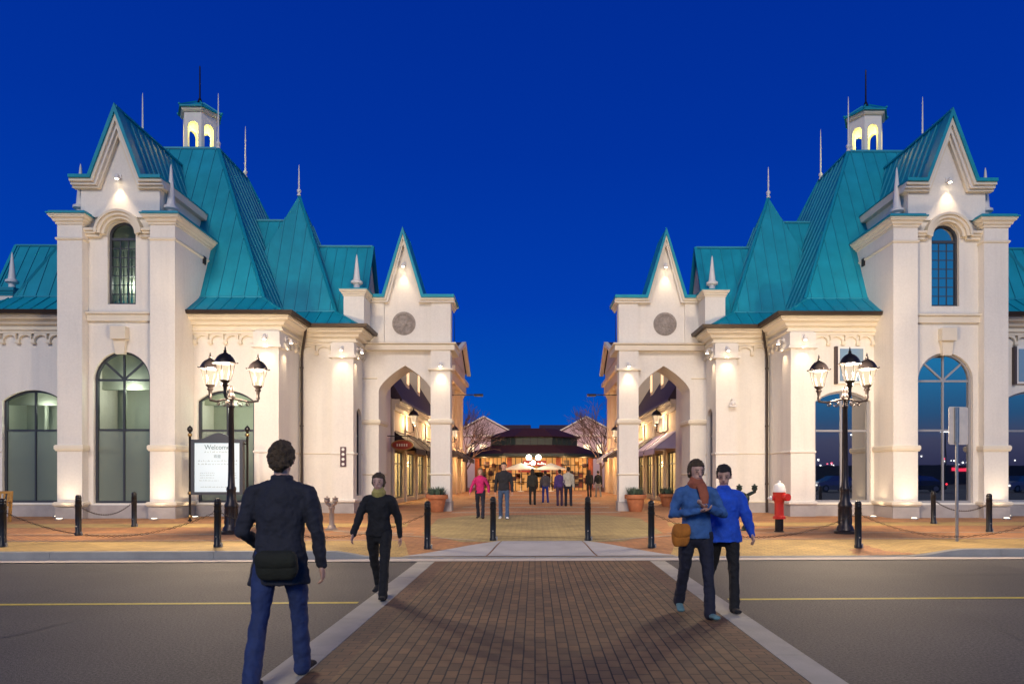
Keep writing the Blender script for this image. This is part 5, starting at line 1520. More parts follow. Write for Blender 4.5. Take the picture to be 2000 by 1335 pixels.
# ------------------------------------------------------------------ people
class Bag_:
    """overlapping closed blobs, fused by a voxel remesh into one continuous surface"""
    def __init__(s): s.v = []; s.f = []
    def etube(s, pts, rad, lat=Vector((1,0,0)), n=14, cap=True, cap0=True):
        """rad: list of (lateral, depth) radii"""
        pts = [Vector(p) for p in pts]
        P = []; 
        for i, p in enumerate(pts):
            if i == 0: d = pts[1]-pts[0]
            elif i == len(pts)-1: d = pts[-1]-pts[-2]
            else: d = (pts[i]-pts[i-1]).normalized()+(pts[i+1]-pts[i]).normalized()
            d.normalize(); P.append((p, d, rad[i]))
        if cap:     # rounded ends
            p, d, r = P[0]; q = min(r)
            if cap0: P = [(p-d*q*.85, d, (r[0]*.35, r[1]*.35)), (p-d*q*.55, d, (r[0]*.78, r[1]*.78))]+P
            p, d, r = P[-1]; q = min(r); P = P+[(p+d*q*.55, d, (r[0]*.78, r[1]*.78)), (p+d*q*.85, d, (r[0]*.35, r[1]*.35))]
        base = len(s.v)
        for p, d, r in P:
            a = lat - d*lat.dot(d)
            if a.length < .05: a = d.orthogonal()
            a.normalize(); b = d.cross(a)
            for k in range(n):
                t = 2*math.pi*k/n; s.v.append(p + a*(math.cos(t)*r[0]) + b*(math.sin(t)*r[1]))
        for i in range(len(P)-1):
            for k in range(n):
                k2 = (k+1) % n; s.f.append((base+i*n+k, base+i*n+k2, base+(i+1)*n+k2, base+(i+1)*n+k))
        s.f.append(tuple(base+k for k in reversed(range(n)))); s.f.append(tuple(base+(len(P)-1)*n+k for k in range(n)))
    def ell(s, c, r, rot=None, n=16, m=12):
        base = len(s.v); c = Vector(c)
        for i in range(m+1):
            t = math.pi*i/m
            for k in range(n):
                a = 2*math.pi*k/n; v = Vector((r[0]*math.sin(t)*math.cos(a), r[1]*math.sin(t)*math.sin(a), r[2]*math.cos(t)))
                if rot: v = rot @ v
                s.v.append(c+v)
        for i in range(m):
            for k in range(n):
                k2 = (k+1) % n; s.f.append((base+i*n+k, base+(i+1)*n+k, base+(i+1)*n+k2, base+i*n+k2))
    def build(s, name, mat, parent, voxel=.012, smooth=3, fold=0.0, fscale=.12):
        me = bpy.data.meshes.new(name+'_raw'); me.from_pydata([tuple(v) for v in s.v], [], s.f)
        bm = bmesh.new(); bm.from_mesh(me); bmesh.ops.remove_doubles(bm, verts=bm.verts, dist=1e-6); bmesh.ops.recalc_face_normals(bm, faces=bm.faces); bm.to_mesh(me); bm.free()
        t = bpy.data.objects.new(name+'_tmp', me); COL.objects.link(t)
        r = t.modifiers.new('r', 'REMESH'); r.mode = 'VOXEL'; r.voxel_size = voxel
        sm = t.modifiers.new('s', 'SMOOTH'); sm.factor = .5; sm.iterations = smooth
        if fold > 0:
            tx = bpy.data.textures.new(name+'_folds', 'CLOUDS'); tx.noise_scale = fscale; tx.noise_depth = 2
            d = t.modifiers.new('d', 'DISPLACE'); d.texture = tx; d.strength = fold; d.mid_level = .5
        dg = bpy.context.evaluated_depsgraph_get(); out = bpy.data.meshes.new_from_object(t.evaluated_get(dg)); out.name = name
        bpy.data.objects.remove(t); bpy.data.meshes.remove(me)
        for p in out.polygons: p.use_smooth = True
        out.materials.clear(); out.materials.append(mat)
        o = bpy.data.objects.new(name, out); COL.objects.link(o); o.parent = parent
        return o

SKIN = pbr('skin', (.60,.35,.255), .5, var=.08, vscale=30)
PCOL = {}
def cloth(name, col, rough=.85):
    return pbr('cloth_'+name, col, rough, var=.30, vscale=7, bump=1.0, bscale=11, sheen=.02)

def person(x, y, z, H, heading, label, legs, arms, col, hair='short', lean=0.0, headturn=0.0, headtilt=0.0, near=True, slim=1.0, coat=0.0, group=None, scarf=None, hood=False, puffy=1.0):
    """legs: (thigh, knee, footpitch) left,right in degrees; arms: (swing, abduct, elbow) or dict(elbow=..,hand=..)"""
    root = empty('person', (x,y,z), R(heading)); tag(root, label, 'person', group)
    vox = .0085 if near else .017
    X = Vector((1,0,0))
    # ---- legs
    hips = []
    zh = .53*H
    J = {}
    low = 1e9
    for si, sd in ((0,-1),(1,1)):
        th, kn, fp = legs[si]
        hp = Vector((sd*.055*H, 0, zh)); t = R(th); k = R(th-kn)
        kne = hp + Vector((sd*.025, math.sin(t), -math.cos(t)))*.245*H
        ank = kne + Vector((0, math.sin(k), -math.cos(k)))*.24*H
        f = R(fp); fwd = Vector((sd*.12, math.cos(f), math.sin(f))).normalized(); upf = Vector((0, -math.sin(f), math.cos(f)))
        heel = ank - fwd*.035*H - upf*.043*H; toe = ank + fwd*.11*H - upf*.043*H
        low = min(low, heel.z, toe.z)
        J[sd] = [hp, kne, ank, heel, toe, fwd, upf]
    for sd in J:
        for v in J[sd][:5]: v.z -= low
    zh -= low
    le = R(lean); up = Vector((0, math.sin(le), math.cos(le)))
    pel = Vector((0,0,zh)); S = lambda k: pel + up*(k*H)
    chest, neckb, headc = S(.22), S(.30), S(.405)
    # ---- arms
    A = {}
    for si, sd in ((0,-1),(1,1)):
        sh = S(.262) + X*(sd*.104*H*slim); a = arms[si]
        if isinstance(a, dict):
            el = Vector(a['elbow'])*H + Vector((0,0,zh)); hd = Vector(a['hand'])*H + Vector((0,0,zh))
        else:
            sw, ab, eb = [R(q) for q in a]
            d1 = Vector((sd*math.sin(ab), math.sin(sw)*math.cos(ab), -math.cos(sw)*math.cos(ab))).normalized()
            d2 = Vector((sd*math.sin(ab)*.3, math.sin(sw+eb), -math.cos(sw+eb))).normalized()
            el = sh + d1*.165*H; hd = el + d2*.15*H
        A[sd] = (sh, el, hd)
    # ---- body (skin): continuous figure
    b = Bag_()
    rot = Euler((R(headtilt), 0, R(headturn))).to_matrix()
    hr = H*.064
    b.etube([S(0), S(.10), S(.2), S(.28)], [(.07*H,.05*H),(.062*H,.045*H),(.075*H,.05*H),(.06*H,.035*H)])
    b.etube([S(.27), S(.32), headc - up*.02*H], [(.034*H,.034*H),(.031*H,.032*H),(.03*H,.032*H)])
    b.ell(headc + up*.012*H, (hr*.70, hr*.86, hr*.98), rot)
    b.ell(headc + rot @ Vector((0, hr*.18, -hr*.48)), (hr*.52, hr*.62, hr*.56), rot)
    b.ell(headc + rot @ Vector((0, hr*.46, -hr*.86)), (hr*.28, hr*.24, hr*.20), rot)
    b.ell(headc + rot @ Vector((0, hr*.40, -hr*.55)), (hr*.42, hr*.43, hr*.34), rot)
    if near or True:
        b.etube([headc + rot @ Vector((0, hr*.80, hr*.08)), headc + rot @ Vector((0, hr*.97, -hr*.28))], [(hr*.10,hr*.10),(hr*.14,hr*.12)], n=10)
        for sd in (-1,1): b.ell(headc + rot @ Vector((sd*hr*.74, -hr*.05, -hr*.08)), (hr*.10, hr*.2, hr*.28), rot, 10, 8)
    for sd in (-1,1):
        sh, el, hd = A[sd]
        b.etube([sh, el, hd], [(.024*H,.024*H),(.020*H,.020*H),(.014*H,.012*H)], n=12)
        d = (hd-el).normalized()
        lat = (Vector((0,1,0)) - d*d.y)
        if lat.length < .3: lat = Vector((0,0,1)) - d*d.z
        lat.normalize(); nrm = d.cross(lat)*(-sd)
        if isinstance(arms[0 if sd < 0 else 1], dict) and 'palm' in arms[0 if sd < 0 else 1]:
            nrm = Vector(arms[0 if sd < 0 else 1]['palm']); nrm = (nrm - d*nrm.dot(d)).normalized(); lat = nrm.cross(d)*(-sd)
        pe = hd + d*.048*H
        b.etube([hd, hd+d*.02*H, pe], [(.016*H,.011*H),(.022*H,.011*H),(.021*H,.009*H)], lat, 12)
        if near:
            for k, (o, L_f) in enumerate(((.0165,.038),(.0055,.043),(-.0055,.040),(-.016,.031))):
                p0 = pe + lat*(o*H); c1 = (d*.95 + nrm*.30).normalized(); c2 = (d*.62 + nrm*.78).normalized(); c3 = (d*.2+nrm*.98).normalized()
                p1 = p0 + c1*L_f*H*.48; p2 = p1 + c2*L_f*H*.32; p3 = p2 + c3*L_f*H*.2
                b.etube([p0 - d*.008*H, p1, p2, p3], [(.0052*H,.0052*H),(.005*H,.005*H),(.0046*H,.0046*H),(.004*H,.004*H)], lat, 8)
            p0 = hd + d*.014*H + lat*.017*H; p1 = p0 + (d*.6+lat*.75+nrm*.25).normalized()*.024*H; p2 = p1 + (d*.95+lat*.1+nrm*.35).normalized()*.02*H
            b.etube([p0, p1, p2], [(.0075*H,.0065*H),(.006*H,.006*H),(.005*H,.005*H)], nrm, 8)
        else:
            b.etube([pe - d*.005*H, pe + d*.02*H + nrm*.008*H, pe+d*.03*H+nrm*.02*H], [(.02*H,.008*H),(.018*H,.007*H),(.014*H,.006*H)], lat, 10)
    for sd in (-1,1):
        hp, kn, an, heel, toe, fwd, upf = J[sd]
        b.etube([hp, kn, an], [(.04*H,.045*H),(.026*H,.028*H),(.017*H,.02*H)], n=12)
        b.etube([an, an+(heel-an)*.5, (heel+toe)/2+upf*.01*H], [(.017*H,.02*H),(.018*H,.02*H),(.02*H,.012*H)], n=10)
    body = b.build('body', SKIN, root, .0062 if near else .013, 2)
    if near:
        for sd in (-1,1):
            m = MB(); c = headc + rot @ Vector((sd*hr*.30, hr*.80, hr*.06)); m.sphere(c, hr*.058, 10, 8, (1.4,.8,.75)); e = m.build('eye', M['black'], body, smooth=True)
            m = MB(); m.bar(headc + rot @ Vector((sd*hr*.14, hr*.86, hr*.25)), headc + rot @ Vector((sd*hr*.48, hr*.74, hr*.27)), hr*.04, hr*.035); m.build('eyebrow', pbr('brow', (.06,.035,.02), .8), body)
        m = MB(); m.tube([headc + rot @ Vector((-hr*.24, hr*.76, -hr*.55)), headc + rot @ Vector((0, hr*.83, -hr*.56)), headc + rot @ Vector((hr*.24, hr*.76, -hr*.55))], [hr*.03,hr*.06,hr*.03], 8); m.build('lips', pbr('lips', (.46,.20,.16), .5), body, smooth=True)
    # ---- trousers
    t = Bag_()
    t.etube([S(.045), S(0), S(-.03)], [(.080*H*slim,.060*H),(.087*H*slim,.064*H),(.082*H*slim,.062*H)])
    for sd in (-1,1):
        hp, kn, an, heel, toe, fwd, upf = J[sd]
        cuff = an + (an-kn).normalized()*.022*H
        t.etube([hp + Vector((0,0,.01*H)), hp.lerp(kn,.45), kn, kn.lerp(an,.4), cuff], [(.050*H,.058*H),(.047*H,.052*H),(.036*H,.040*H),(.035*H,.038*H),(.036*H,.042*H)], n=16)
    t.build('trousers', col['legs'], root, vox*1.15, 3, .024 if near else 0, .08)
    # ---- shoes
    for sd in (-1,1):
        hp, kn, an, heel, toe, fwd, upf = J[sd]
        s = Bag_(); lat = fwd.cross(upf).normalized()
        s.etube([heel+fwd*.02*H+upf*.018*H, (heel+toe)/2+upf*.018*H, toe-fwd*.012*H+upf*.014*H], [(.021*H,.018*H),(.024*H,.018*H),(.026*H,.014*H)], lat, 14)
        s.etube([heel+fwd*.028*H+upf*.02*H, an+upf*.004*H], [(.02*H,.024*H),(.021*H,.024*H)], lat, 12)
        s.build('shoe', col['shoes'], root, vox*.9, 2)
    # ---- jacket
    j = Bag_(); w = slim*puffy
    hem = S(-.02-coat)
    j.etube([hem, S(.03), S(.11), S(.19), S(.25), S(.29), S(.315)], [((.106+coat*.12)*H*w,(.074+coat*.1)*H*puffy),(.099*H*w,.074*H*puffy),(.089*H*w,.067*H*puffy),(.100*H*w,.072*H*puffy),(.098*H*w,.064*H*puffy),(.072*H*w,.050*H),(.042*H,.042*H)], cap0=False)
    for sd in (-1,1):
        sh, el, hd = A[sd]; d = (hd-el).normalized()
        j.etube([S(.285)+X*(sd*.045*H), sh, sh.lerp(el,.2), sh.lerp(el,.55), el, el.lerp(hd,.5), hd - d*.004*H], [(.034*H,.036*H),(.037*H*puffy,.039*H*puffy),(.038*H*puffy,.040*H*puffy),(.035*H*puffy,.037*H*puffy),(.031*H*puffy,.032*H*puffy),(.027*H*puffy,.028*H*puffy),(.023*H,.024*H)], n=14)
    if hood: j.ell(S(.315) - Vector((0,.035*H,0)), (.062*H,.045*H,.035*H))
    j.etube([S(.30), S(.335)], [(.047*H,.047*H),(.043*H,.045*H)], cap=False)
    jo = j.build('jacket', col['top'], root, vox*1.2, 4, .034 if near else .006, .085)
    if scarf is not None:
        s = Bag_(); s.etube([S(.305), S(.33), S(.345)], [(.055*H,.056*H),(.058*H,.06*H),(.046*H,.048*H)]); s.build('scarf', scarf, root, vox, 2, .008)
    # ---- hair
    h = Bag_()
    hc = headc + up*.012*H
    h.ell(hc + rot @ Vector((0, -hr*.05, hr*.14)), (hr*.82, hr*.98, hr*.94), rot)
    h.ell(hc + rot @ Vector((0, -hr*.42, -hr*.10)), (hr*.72, hr*.56, hr*.80), rot)
    if hair == 'long':
        h.etube([hc + rot @ Vector((0,-hr*.5,0)), hc + Vector((0,-hr*.62,-hr*1.1)), hc + Vector((0,-hr*.68,-hr*2.0))], [(hr*.72,hr*.4),(hr*.78,hr*.32),(hr*.6,hr*.2)])
        for sd in (-1,1): h.etube([hc + rot @ Vector((sd*hr*.66,hr*.0,hr*.2)), hc + Vector((sd*hr*.74,-hr*.05,-hr*.8)), hc + Vector((sd*hr*.66,-hr*.05,-hr*1.6))], [(hr*.2,hr*.34),(hr*.18,hr*.32),(hr*.14,hr*.2)], n=10)
    elif hair == 'bun':
        h.ell(hc + rot @ Vector((0, -hr*.95, hr*.45)), (hr*.36, hr*.34, hr*.34), rot)
    elif hair == 'shaggy':
        h.ell(hc + rot @ Vector((0, -hr*.48, -hr*.42)), (hr*.70, hr*.50, hr*.70), rot)
        for sd in (-1,1): h.ell(hc + rot @ Vector((sd*hr*.58, -hr*.12, -hr*.06)), (hr*.28, hr*.5, hr*.62), rot)
    ho = h.build('hair', col['hair'], root, vox*.8, 1, .034 if near else 0, .03)
    # cut the face free: move hair vertices that cover the face back behind it
    inv = rot.inverted()
    for v in ho.data.vertices:
        q = inv @ (v.co - headc)
        if q.y > hr*.26 and q.z < hr*.60:
            tt = min(1, (hr*.60-q.z)/(hr*.10)); v.co = headc + rot @ Vector((q.x*(1-.06*tt), q.y*(1-tt)+min(q.y, hr*.26)*tt, q.z))
    return root, dict(S=S, A=A, J=J, H=H, zh=zh, hr=hr)

hairbr = pbr('hair_brown', (.085,.055,.028), .7, var=.5, vscale=30, bump=.9, bscale=90)
hairdk = pbr('hair_dark', (.018,.012,.010), .6, var=.4, vscale=30, bump=.8, bscale=90)
hairbl = pbr('hair_sandy', (.20,.14,.065), .7, var=.4, vscale=30, bump=.9, bscale=90)
jeans = cloth('blue_jeans', (.022,.042,.135)); navy = cloth('navy', (.012,.013,.028)); blackc = cloth('black', (.009,.009,.011))
W = 'people walking outside the shops'
# near people on the crosswalk
r1, i1 = person(-1.95, 5.22, .012, 1.83, 2, 'man seen from behind in dark jacket and blue jeans, walking off the crosswalk', ((-15,6,-12),(14,4,2)), (dict(elbow=(-.150,-.02,.10), hand=(-.11,.10,.03)), (-4,14,16)),
    dict(top=cloth('dark_navy_jacket', (.020,.022,.034)), legs=jeans, shoes=blackc, hair=hairbr), 'shaggy', lean=3, headtilt=-8, coat=.095, group=W, slim=1.08)
person(-2.0, 8.75, .012, 1.60, 178, 'person in black with a yellow scarf walking towards the camera on the left kerb strip', ((16,6,8),(-20,16,-22)), ((-20,14,12),(20,16,20)),
    dict(top=blackc, legs=blackc, shoes=blackc, hair=hairbr), 'shaggy', lean=2, group=W, scarf=cloth('yellow_scarf', (.40,.33,.10)))
person(1.80, 7.62, .012, 1.74, 184, 'person in a denim-blue jacket with hands clasped at the chest, teal shoes', ((12,4,6),(-14,16,-16)), (dict(elbow=(-.165,.03,.13), hand=(-.02,.125,.185)), dict(elbow=(.165,.02,.13), hand=(.015,.13,.16))),
    dict(top=cloth('denim_jacket', (.045,.13,.34)), legs=navy, shoes=cloth('teal_shoe', (.11,.22,.24)), hair=hairbr), 'shaggy', headtilt=-6, headturn=8, group=W, scarf=cloth('rust_scarf', (.36,.10,.05)))
person(2.20, 7.95, .012, 1.68, 172, 'person in a bright blue padded jacket and black trousers beside the crosswalk edge', ((8,2,4),(-26,42,-40)), ((18,16,30),(-16,18,14)),
    dict(top=cloth('bright_blue_jacket', (.012,.085,.60)), legs=blackc, shoes=blackc, hair=hairdk), 'short', headtilt=-14, headturn=-8, group=W, puffy=1.14, coat=.03)
for q_ in [q_ for q_ in bpy.data.objects if q_.get('label','').startswith('person in a denim-blue')]:
    b_ = Bag_(); b_.etube([(-.02,.115,1.47),(-.045,.15,1.34),(-.05,.150,1.20)], [(.06,.02),(.055,.02),(.04,.016)]); b_.build('scarf_end', MATS['cloth_rust_scarf'], q_, .01, 2, .01)
# shoulder bags are things of their own
def shoulder_bag(px_, py_, z, rz, mat, label, w=.34, h=.26, strap=None):
    root = empty('shoulder_bag', (px_,py_,z), rz); tag(root, label, 'bag')
    b = Bag_(); b.etube([(-w/2+.05,0,0),(w/2-.05,0,0)], [(h/2,.045),(h/2,.045)], lat=Vector((0,0,1))); b.build('bag_body', mat, root, .012, 3, .012)
    f = Bag_(); f.etube([(-w/2+.05,-.02,h*.18),(w/2-.05,-.02,h*.18)], [(h*.32,.046),(h*.32,.046)], lat=Vector((0,0,1))); f.build('flap', mat, root, .012, 2)
    if strap:
        m = MB(); m.tube([Vector(p) for p in strap], .014, 6); m.build('strap', M['black'], root, smooth=True)
    return root
shoulder_bag(-1.90, 5.02, .93, R(4), cloth('olive_black_bag', (.014,.016,.009)), 'olive-black shoulder bag resting on the back of the man in blue jeans',   .33, .22,
    [(.14,.0,.10),(.12,.02,.25),(.0,.035,.42),(-.12,.05,.54),(-.17,.15,.60),(-.17,.27,.56)])
shoulder_bag(1.60, 7.50, .93, R(20), cloth('orange_bag', (.50,.17,.02)), 'orange bag at the hip of the person in the denim-blue jacket', .24, .26,
    [(-.08,0,.10),(-.04,-.10,.30),(.08,-.12,.45),(.25,-.06,.52)])
# couple on the plaza
def at(px, py, z=.12): D = F*(EYE-z)/(py-PY0); return gx(px,D), D
x, y = at(938,1012); person(x, y, .12, 1.66, 176, 'woman in a magenta top, dark jeans and boots walking out of the avenue', ((10,4,4),(-10,12,-12)), ((6,26,30),(6,26,34)),
    dict(top=cloth('magenta', (.50,.012,.13)), legs=navy, shoes=blackc, hair=hairbl), 'long', group=W, slim=.92)
x, y = at(984,1013); person(x, y, .12, 1.84, 180, 'tall man in a black hoodie, blue jeans and white trainers on the plaza', ((8,2,4),(-8,10,-10)), ((4,12,12),(-4,12,16)),
    dict(top=cloth('black_hoodie', (.014,.014,.02)), legs=cloth('jeans_grey_blue', (.05,.09,.18)), shoes=cloth('white_trainer', (.7,.7,.72)), hair=hairdk), 'short', group=W, slim=1.05, hood=True)
far = [(1040,986,1.70,0,'black-haired person in a dark top walking away just right of the globe lamp','long',cloth('dark_green_top',(.03,.03,.025)),blackc),
 (1065,981,1.64,10,'person in a grey coat with a blue bag, second of the far group','short',cloth('grey_coat',(.09,.08,.09)),cloth('royal_blue',(.012,.03,.22))),
 (1093,988,1.66,4,'person in a violet coat beside the one in cream','bun',cloth('violet_coat',(.06,.03,.16)),cloth('plum',(.04,.02,.06))),
 (1110,988,1.80,0,'person in a cream top and dark jeans walking away up the avenue','short',cloth('cream_top',(.52,.50,.42)),navy),
 (1151,971,1.70,8,'person in black standing left of the orange planter by the right store','long',blackc,blackc),
 (1168,970,1.68,20,'person in black with pale trousers near the right column base','short',blackc,cloth('stone_trousers',(.25,.22,.2)))]
for k, (px, py, H_, hd_, lab, hs, ct, cl_) in enumerate(far):
    x, y = at(px, py); s_ = 1 if k % 2 else -1
    person(x, y, .12, H_, hd_, lab, ((9*s_,6,0),(-9*s_,10,-8)), ((8*s_,10,12),(-8*s_,10,16)), dict(top=ct, legs=cl_, shoes=blackc, hair=hairdk), hs, near=False, group=W)
# ------------------------------------------------------------------ parking lot behind the camera, mirrored in the right-hand windows
def car(x, y, rz, paint, label, tail):
    root = empty('parked_car', (x,y,0), rz); tag(root, label, 'car', 'cars parked across the street')
    sec = [(-2.2,.35,.75,.72),(-2.1,.28,.95,.80),(-1.3,.24,1.0,.86),(-.6,.22,1.02,.88),(.9,.22,1.0,.88),(1.9,.26,.88,.82),(2.2,.34,.7,.70)]
    m = MB(); P = []
    for (yy, z0, z1, w_) in sec: P.append([(-w_,yy,z0),(-w_*1.02,yy,(z0+z1)/2),(-w_*.9,yy,z1),(w_*.9,yy,z1),(w_*1.02,yy,(z0+z1)/2),(w_,yy,z0)])
    for a, b in zip(P, P[1:]):
        for i in range(6): m.poly([a[i],a[(i+1)%6],b[(i+1)%6],b[i]])
    m.poly(P[0]); m.poly(P[-1][::-1])
    o = m.build('body', paint, None, smooth=False); o.parent = root
    m = MB(); cb = [(-1.75,.98,.70),(-1.1,1.42,.56),(.35,1.45,.56),(1.2,.98,.72)]; Q = [[(-w_,yy,z),(w_,yy,z)] for yy,z,w_ in cb]
    for a, b in zip(Q, Q[1:]): m.poly([a[0],a[1],b[1],b[0]])
    for s_ in (0,1): m.poly([Q[0][s_],Q[1][s_],Q[2][s_],Q[3][s_]])
    o = m.build('cabin', M['gdark'], None); o.parent = root
    for yy in (-1.35,1.35):
        for xx in (-.8,.8):
            m = MB(); m.tube([(xx-.1,yy,.32),(xx+.1,yy,.32)], .32, 18); o = m.build('wheel', M['black'], None, smooth=True); o.parent = root
            m = MB(); m.tube([(xx-.11,yy,.32),(xx+.11,yy,.32)], .19, 12); r_ = m.build('rim', M['alu'], None, smooth=True); r_.parent = o
    for xx in (-.62,.62):
        m = MB(); m.box(xx-.14,xx+.14,2.12,2.21,.56,.68); o = m.build('headlight', emis('headlight_glow',(1,.95,.85),5) if not tail else M['whitep'], None); o.parent = root
        m = MB(); m.box(xx-.14,xx+.14,-2.22,-2.12,.66,.8); o = m.build('tail_light', emis('tail_glow',(1,.02,.02),9) if tail else M['red'], None); o.parent = root
pc = [pbr('silver_paint',(.35,.36,.38),.3,metal=.6,coat=.5), pbr('blue_black_paint',(.02,.03,.06),.25,metal=.4,coat=.6), pbr('white_car_paint',(.6,.6,.6),.3,coat=.5)]
car(27.5,-12.5,R(80),pc[0],'silver car with headlights on, mirrored low in the window beside the right street lamp',False)
car(34.5,-13.5,R(110),pc[1],'dark car with red tail lights, mirrored in the tall right-hand arched window',True)
car(44,-12.0,R(70),pc[2],'white car mirrored at the far right window',False)
root = empty('roadside_store', (62,-62,0)); tag(root, 'distant flat store with white and red lit signs mirrored in the tall right window','building')
m = MB(); m.box(30,110,-72,-62,0,3.0); m.build('wall', pbr('dark_far_wall',(.05,.045,.06),.9), root)
m = MB(); m.box(60,62,-62.01,-61.9,2.3,2.8); m.build('white_sign', emis('white_sign_glow',(.9,.95,1),5), root)
m = MB(); m.box(68.5,71.5,-62.01,-61.9,2.1,2.6); m.build('red_sign', emis('red_sign_glow',(1,.03,.05),3), root)
for (x,y) in ((43,-40),(50,-34),(63,-44)):
    root = empty('lot_lamp', (x,y,0)); tag(root, {43:'twin-headed parking lamp mirrored in the window by the right street lamp',50:'parking lamp mirrored in the tall arched right window',63:'parking lamp mirrored near the right edge'}[x], 'street lamp','parking lot lamps')
    m = MB(); m.tube([(x,y,0),(x,y,6.6)],[.09,.06],8); m.build('pole', M['black'], root)
    m = MB(); m.box(x-.5,x+.5,y-.15,y+.15,6.6,6.72); m.build('lamp_head', emis('lot_lamp_glow',(.9,.95,1),14), root)

rl = random.Random(9)
for nm, c_, n_ in (('white_town_lights',(.95,.93,.9),75),('red_town_lights',(1,.10,.15),16)):
    m = MB()
    for i in range(n_): m.sphere((rl.uniform(45,125), rl.uniform(-95,-75), rl.choice((rl.uniform(1,5),rl.uniform(3.2,4.4)))), rl.uniform(.08,.2), 5, 4)
    tag(m.build(nm, emis(nm+'_glow', c_, 9), None), 'tiny far-off %s town lights mirrored in the right windows' % nm.split('_')[0], 'lights', kind='stuff')
# ------------------------------------------------------------------ every far-apart piece becomes a part of its own
import numpy as np
def split_pieces(o):
    me = o.data; nv = len(me.vertices)
    if nv == 0 or nv > 30000: return
    par = list(range(nv))
    def fd(a):
        while par[a] != a: par[a] = par[par[a]]; a = par[a]
        return a
    for e in me.edges:
        a, b = fd(e.vertices[0]), fd(e.vertices[1])
        if a != b: par[a] = b
    roots = {}; isl = np.array([roots.setdefault(fd(i), len(roots)) for i in range(nv)]); k = len(roots)
    if k < 2 or k > 700: return
    co = np.empty(nv*3, dtype=np.float32); me.vertices.foreach_get('co', co); co = co.reshape(nv,3)
    lo = np.full((k,3), np.inf); hi = np.full((k,3), -np.inf)
    np.minimum.at(lo, isl, co); np.maximum.at(hi, isl, co)
    size = (hi-lo).max(axis=1)
    gap = np.maximum(0, np.maximum(lo[:,None,:]-hi[None,:,:], lo[None,:,:]-hi[:,None,:]))
    near = np.sqrt((gap**2).sum(axis=2)) <= np.maximum(.02, .5*np.maximum(size[:,None], size[None,:]))
    p2 = list(range(k))
    def f2(a):
        while p2[a] != a: p2[a] = p2[p2[a]]; a = p2[a]
        return a
    for a, b in zip(*np.nonzero(np.triu(near,1))): p2[f2(a)] = f2(b)
    pr = {}; piece = [pr.setdefault(f2(i), len(pr)) for i in range(k)]
    n = len(pr)
    if n < 2 or n > 40: return
    vp = [piece[isl[i]] for i in range(nv)]
    for q in range(n):
        idx = {}; V = []; Fc = []
        for p in me.polygons:
            if vp[p.vertices[0]] == q:
                f_ = []
                for v in p.vertices:
                    if v not in idx: idx[v] = len(V); V.append(tuple(me.vertices[v].co))
                    f_.append(idx[v])
                Fc.append(f_)
        m2 = bpy.data.meshes.new(me.name); m2.from_pydata(V, [], Fc); m2.materials.append(me.materials[0])
        if me.polygons[0].use_smooth:
            for p in m2.polygons: p.use_smooth = True
        if q == 0: first = m2
        else:
            c = o.copy(); c.data = m2; COL.objects.link(c); c.parent = o.parent
    for m_ in list(m2.attributes): pass
    o.data = first
SKIPN = ('crown','foliage','flower','body','jacket','trousers','hair','shoe','scarf')
for o in [o for o in bpy.data.objects if o.type == 'MESH' and o.parent is not None and o.data.users == 1]:
    if o.name.split('.')[0] not in SKIPN: split_pieces(o)
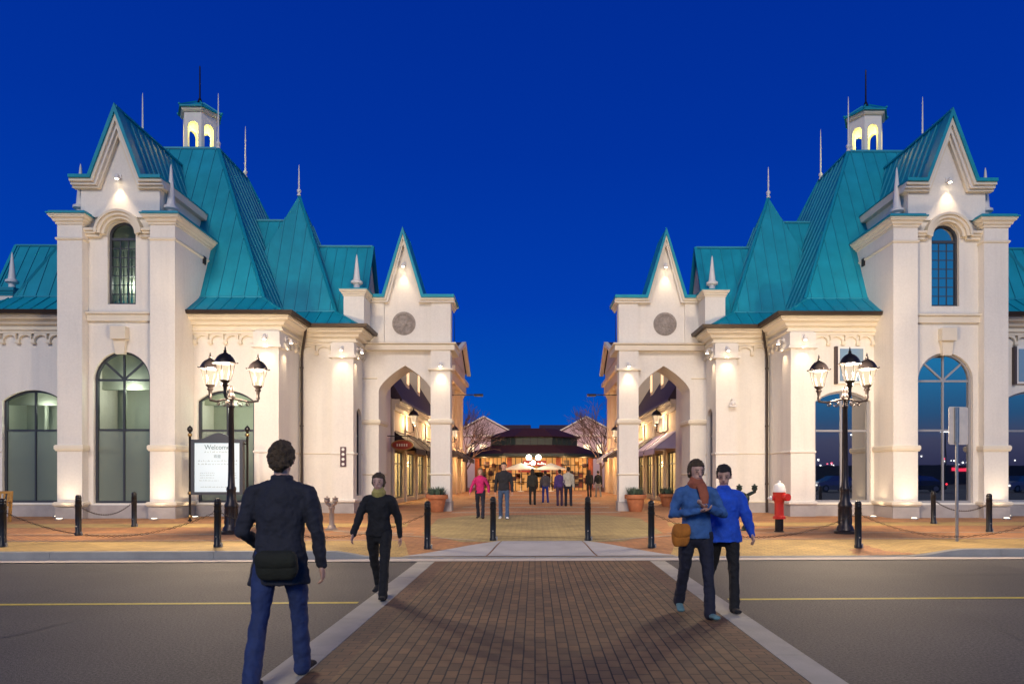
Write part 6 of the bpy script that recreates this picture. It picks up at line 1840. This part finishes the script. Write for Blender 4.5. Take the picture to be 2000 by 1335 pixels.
# ------------------------------------------------------------------ world, dusk sun, camera
w = bpy.data.worlds.new('World'); SC.world = w; w.use_nodes = True
nt = w.node_tree; N = nt.nodes; L = nt.links
bg = N['Background']
tc = N.new('ShaderNodeTexCoord'); nv = N.new('ShaderNodeVectorMath'); nv.operation = 'NORMALIZE'
L.new(tc.outputs['Generated'], nv.inputs[0])
sp = N.new('ShaderNodeSeparateXYZ'); L.new(nv.outputs['Vector'], sp.inputs[0])
def ramp(stops):
    r = N.new('ShaderNodeValToRGB'); e = r.color_ramp.elements
    while len(e) < len(stops): e.new(.5)
    for el, (p, c) in zip(e, stops): el.position = p; el.color = (*c, 1)
    L.new(sp.outputs['Z'], r.inputs['Fac']); return r
fr = ramp([(0, (.0008,.115,.52)), (.09, (.0005,.080,.46)), (.24, (.0004,.046,.42)), (.42, (.0003,.032,.345)), (.62, (.0003,.024,.29)), (.78, (.002,.014,.13)), (1.0, (.002,.008,.06))])
bk = ramp([(0, (.05,.05,.16)), (.045, (.13,.14,.28)), (.075, (.05,.20,.48)), (.14, (.03,.42,.95)), (.5, (.01,.10,.48)), (.78, (.002,.02,.15)), (1.0, (.002,.008,.06))])
mr = N.new('ShaderNodeMapRange'); mr.inputs['From Min'].default_value = .35; mr.inputs['From Max'].default_value = -.6
L.new(sp.outputs['Y'], mr.inputs['Value'])
mx = N.new('ShaderNodeMix'); mx.data_type = 'RGBA'
L.new(mr.outputs['Result'], mx.inputs['Factor']); L.new(fr.outputs['Color'], mx.inputs[6]); L.new(bk.outputs['Color'], mx.inputs[7])
L.new(mx.outputs[2], bg.inputs['Color']); bg.inputs['Strength'].default_value = 1.0

sun = bpy.data.lights.new('dusk_glow', 'SUN'); sun.energy = SUN_E; sun.angle = R(16); sun.color = (1.0, .86, .73)
so = bpy.data.objects.new('dusk_glow', sun); COL.objects.link(so)
sd = Vector((.10, 1.0, -math.tan(R(30)))); so.rotation_euler = sd.to_track_quat('-Z','Y').to_euler()

cam = bpy.data.cameras.new('camera'); co = bpy.data.objects.new('camera', cam); COL.objects.link(co)
co.location = (0, 0, EYE); co.rotation_euler = (R(90), 0, 0)
cam.sensor_width = 36; cam.lens = 36*F/2000
cam.shift_x = -(PX0-1000)/2000; cam.shift_y = (PY0-667.5)/2000
cam.clip_end = 2000; cam.clip_start = .1
SC.camera = co
SC.view_settings.view_transform = 'Standard'; SC.view_settings.look = 'None'
SC.view_settings.exposure = EXPO; SC.view_settings.gamma = 1
SC.cycles.use_light_tree = True
SC.cycles.max_bounces = 5; SC.cycles.diffuse_bounces = 3; SC.cycles.glossy_bounces = 3; SC.cycles.transparent_max_bounces = 8
SC.cycles.sample_clamp_indirect = 6; SC.cycles.sample_clamp_direct = 0
SC.cycles.use_denoising = True
SC.cycles.caustics_reflective = False; SC.cycles.caustics_refractive = False
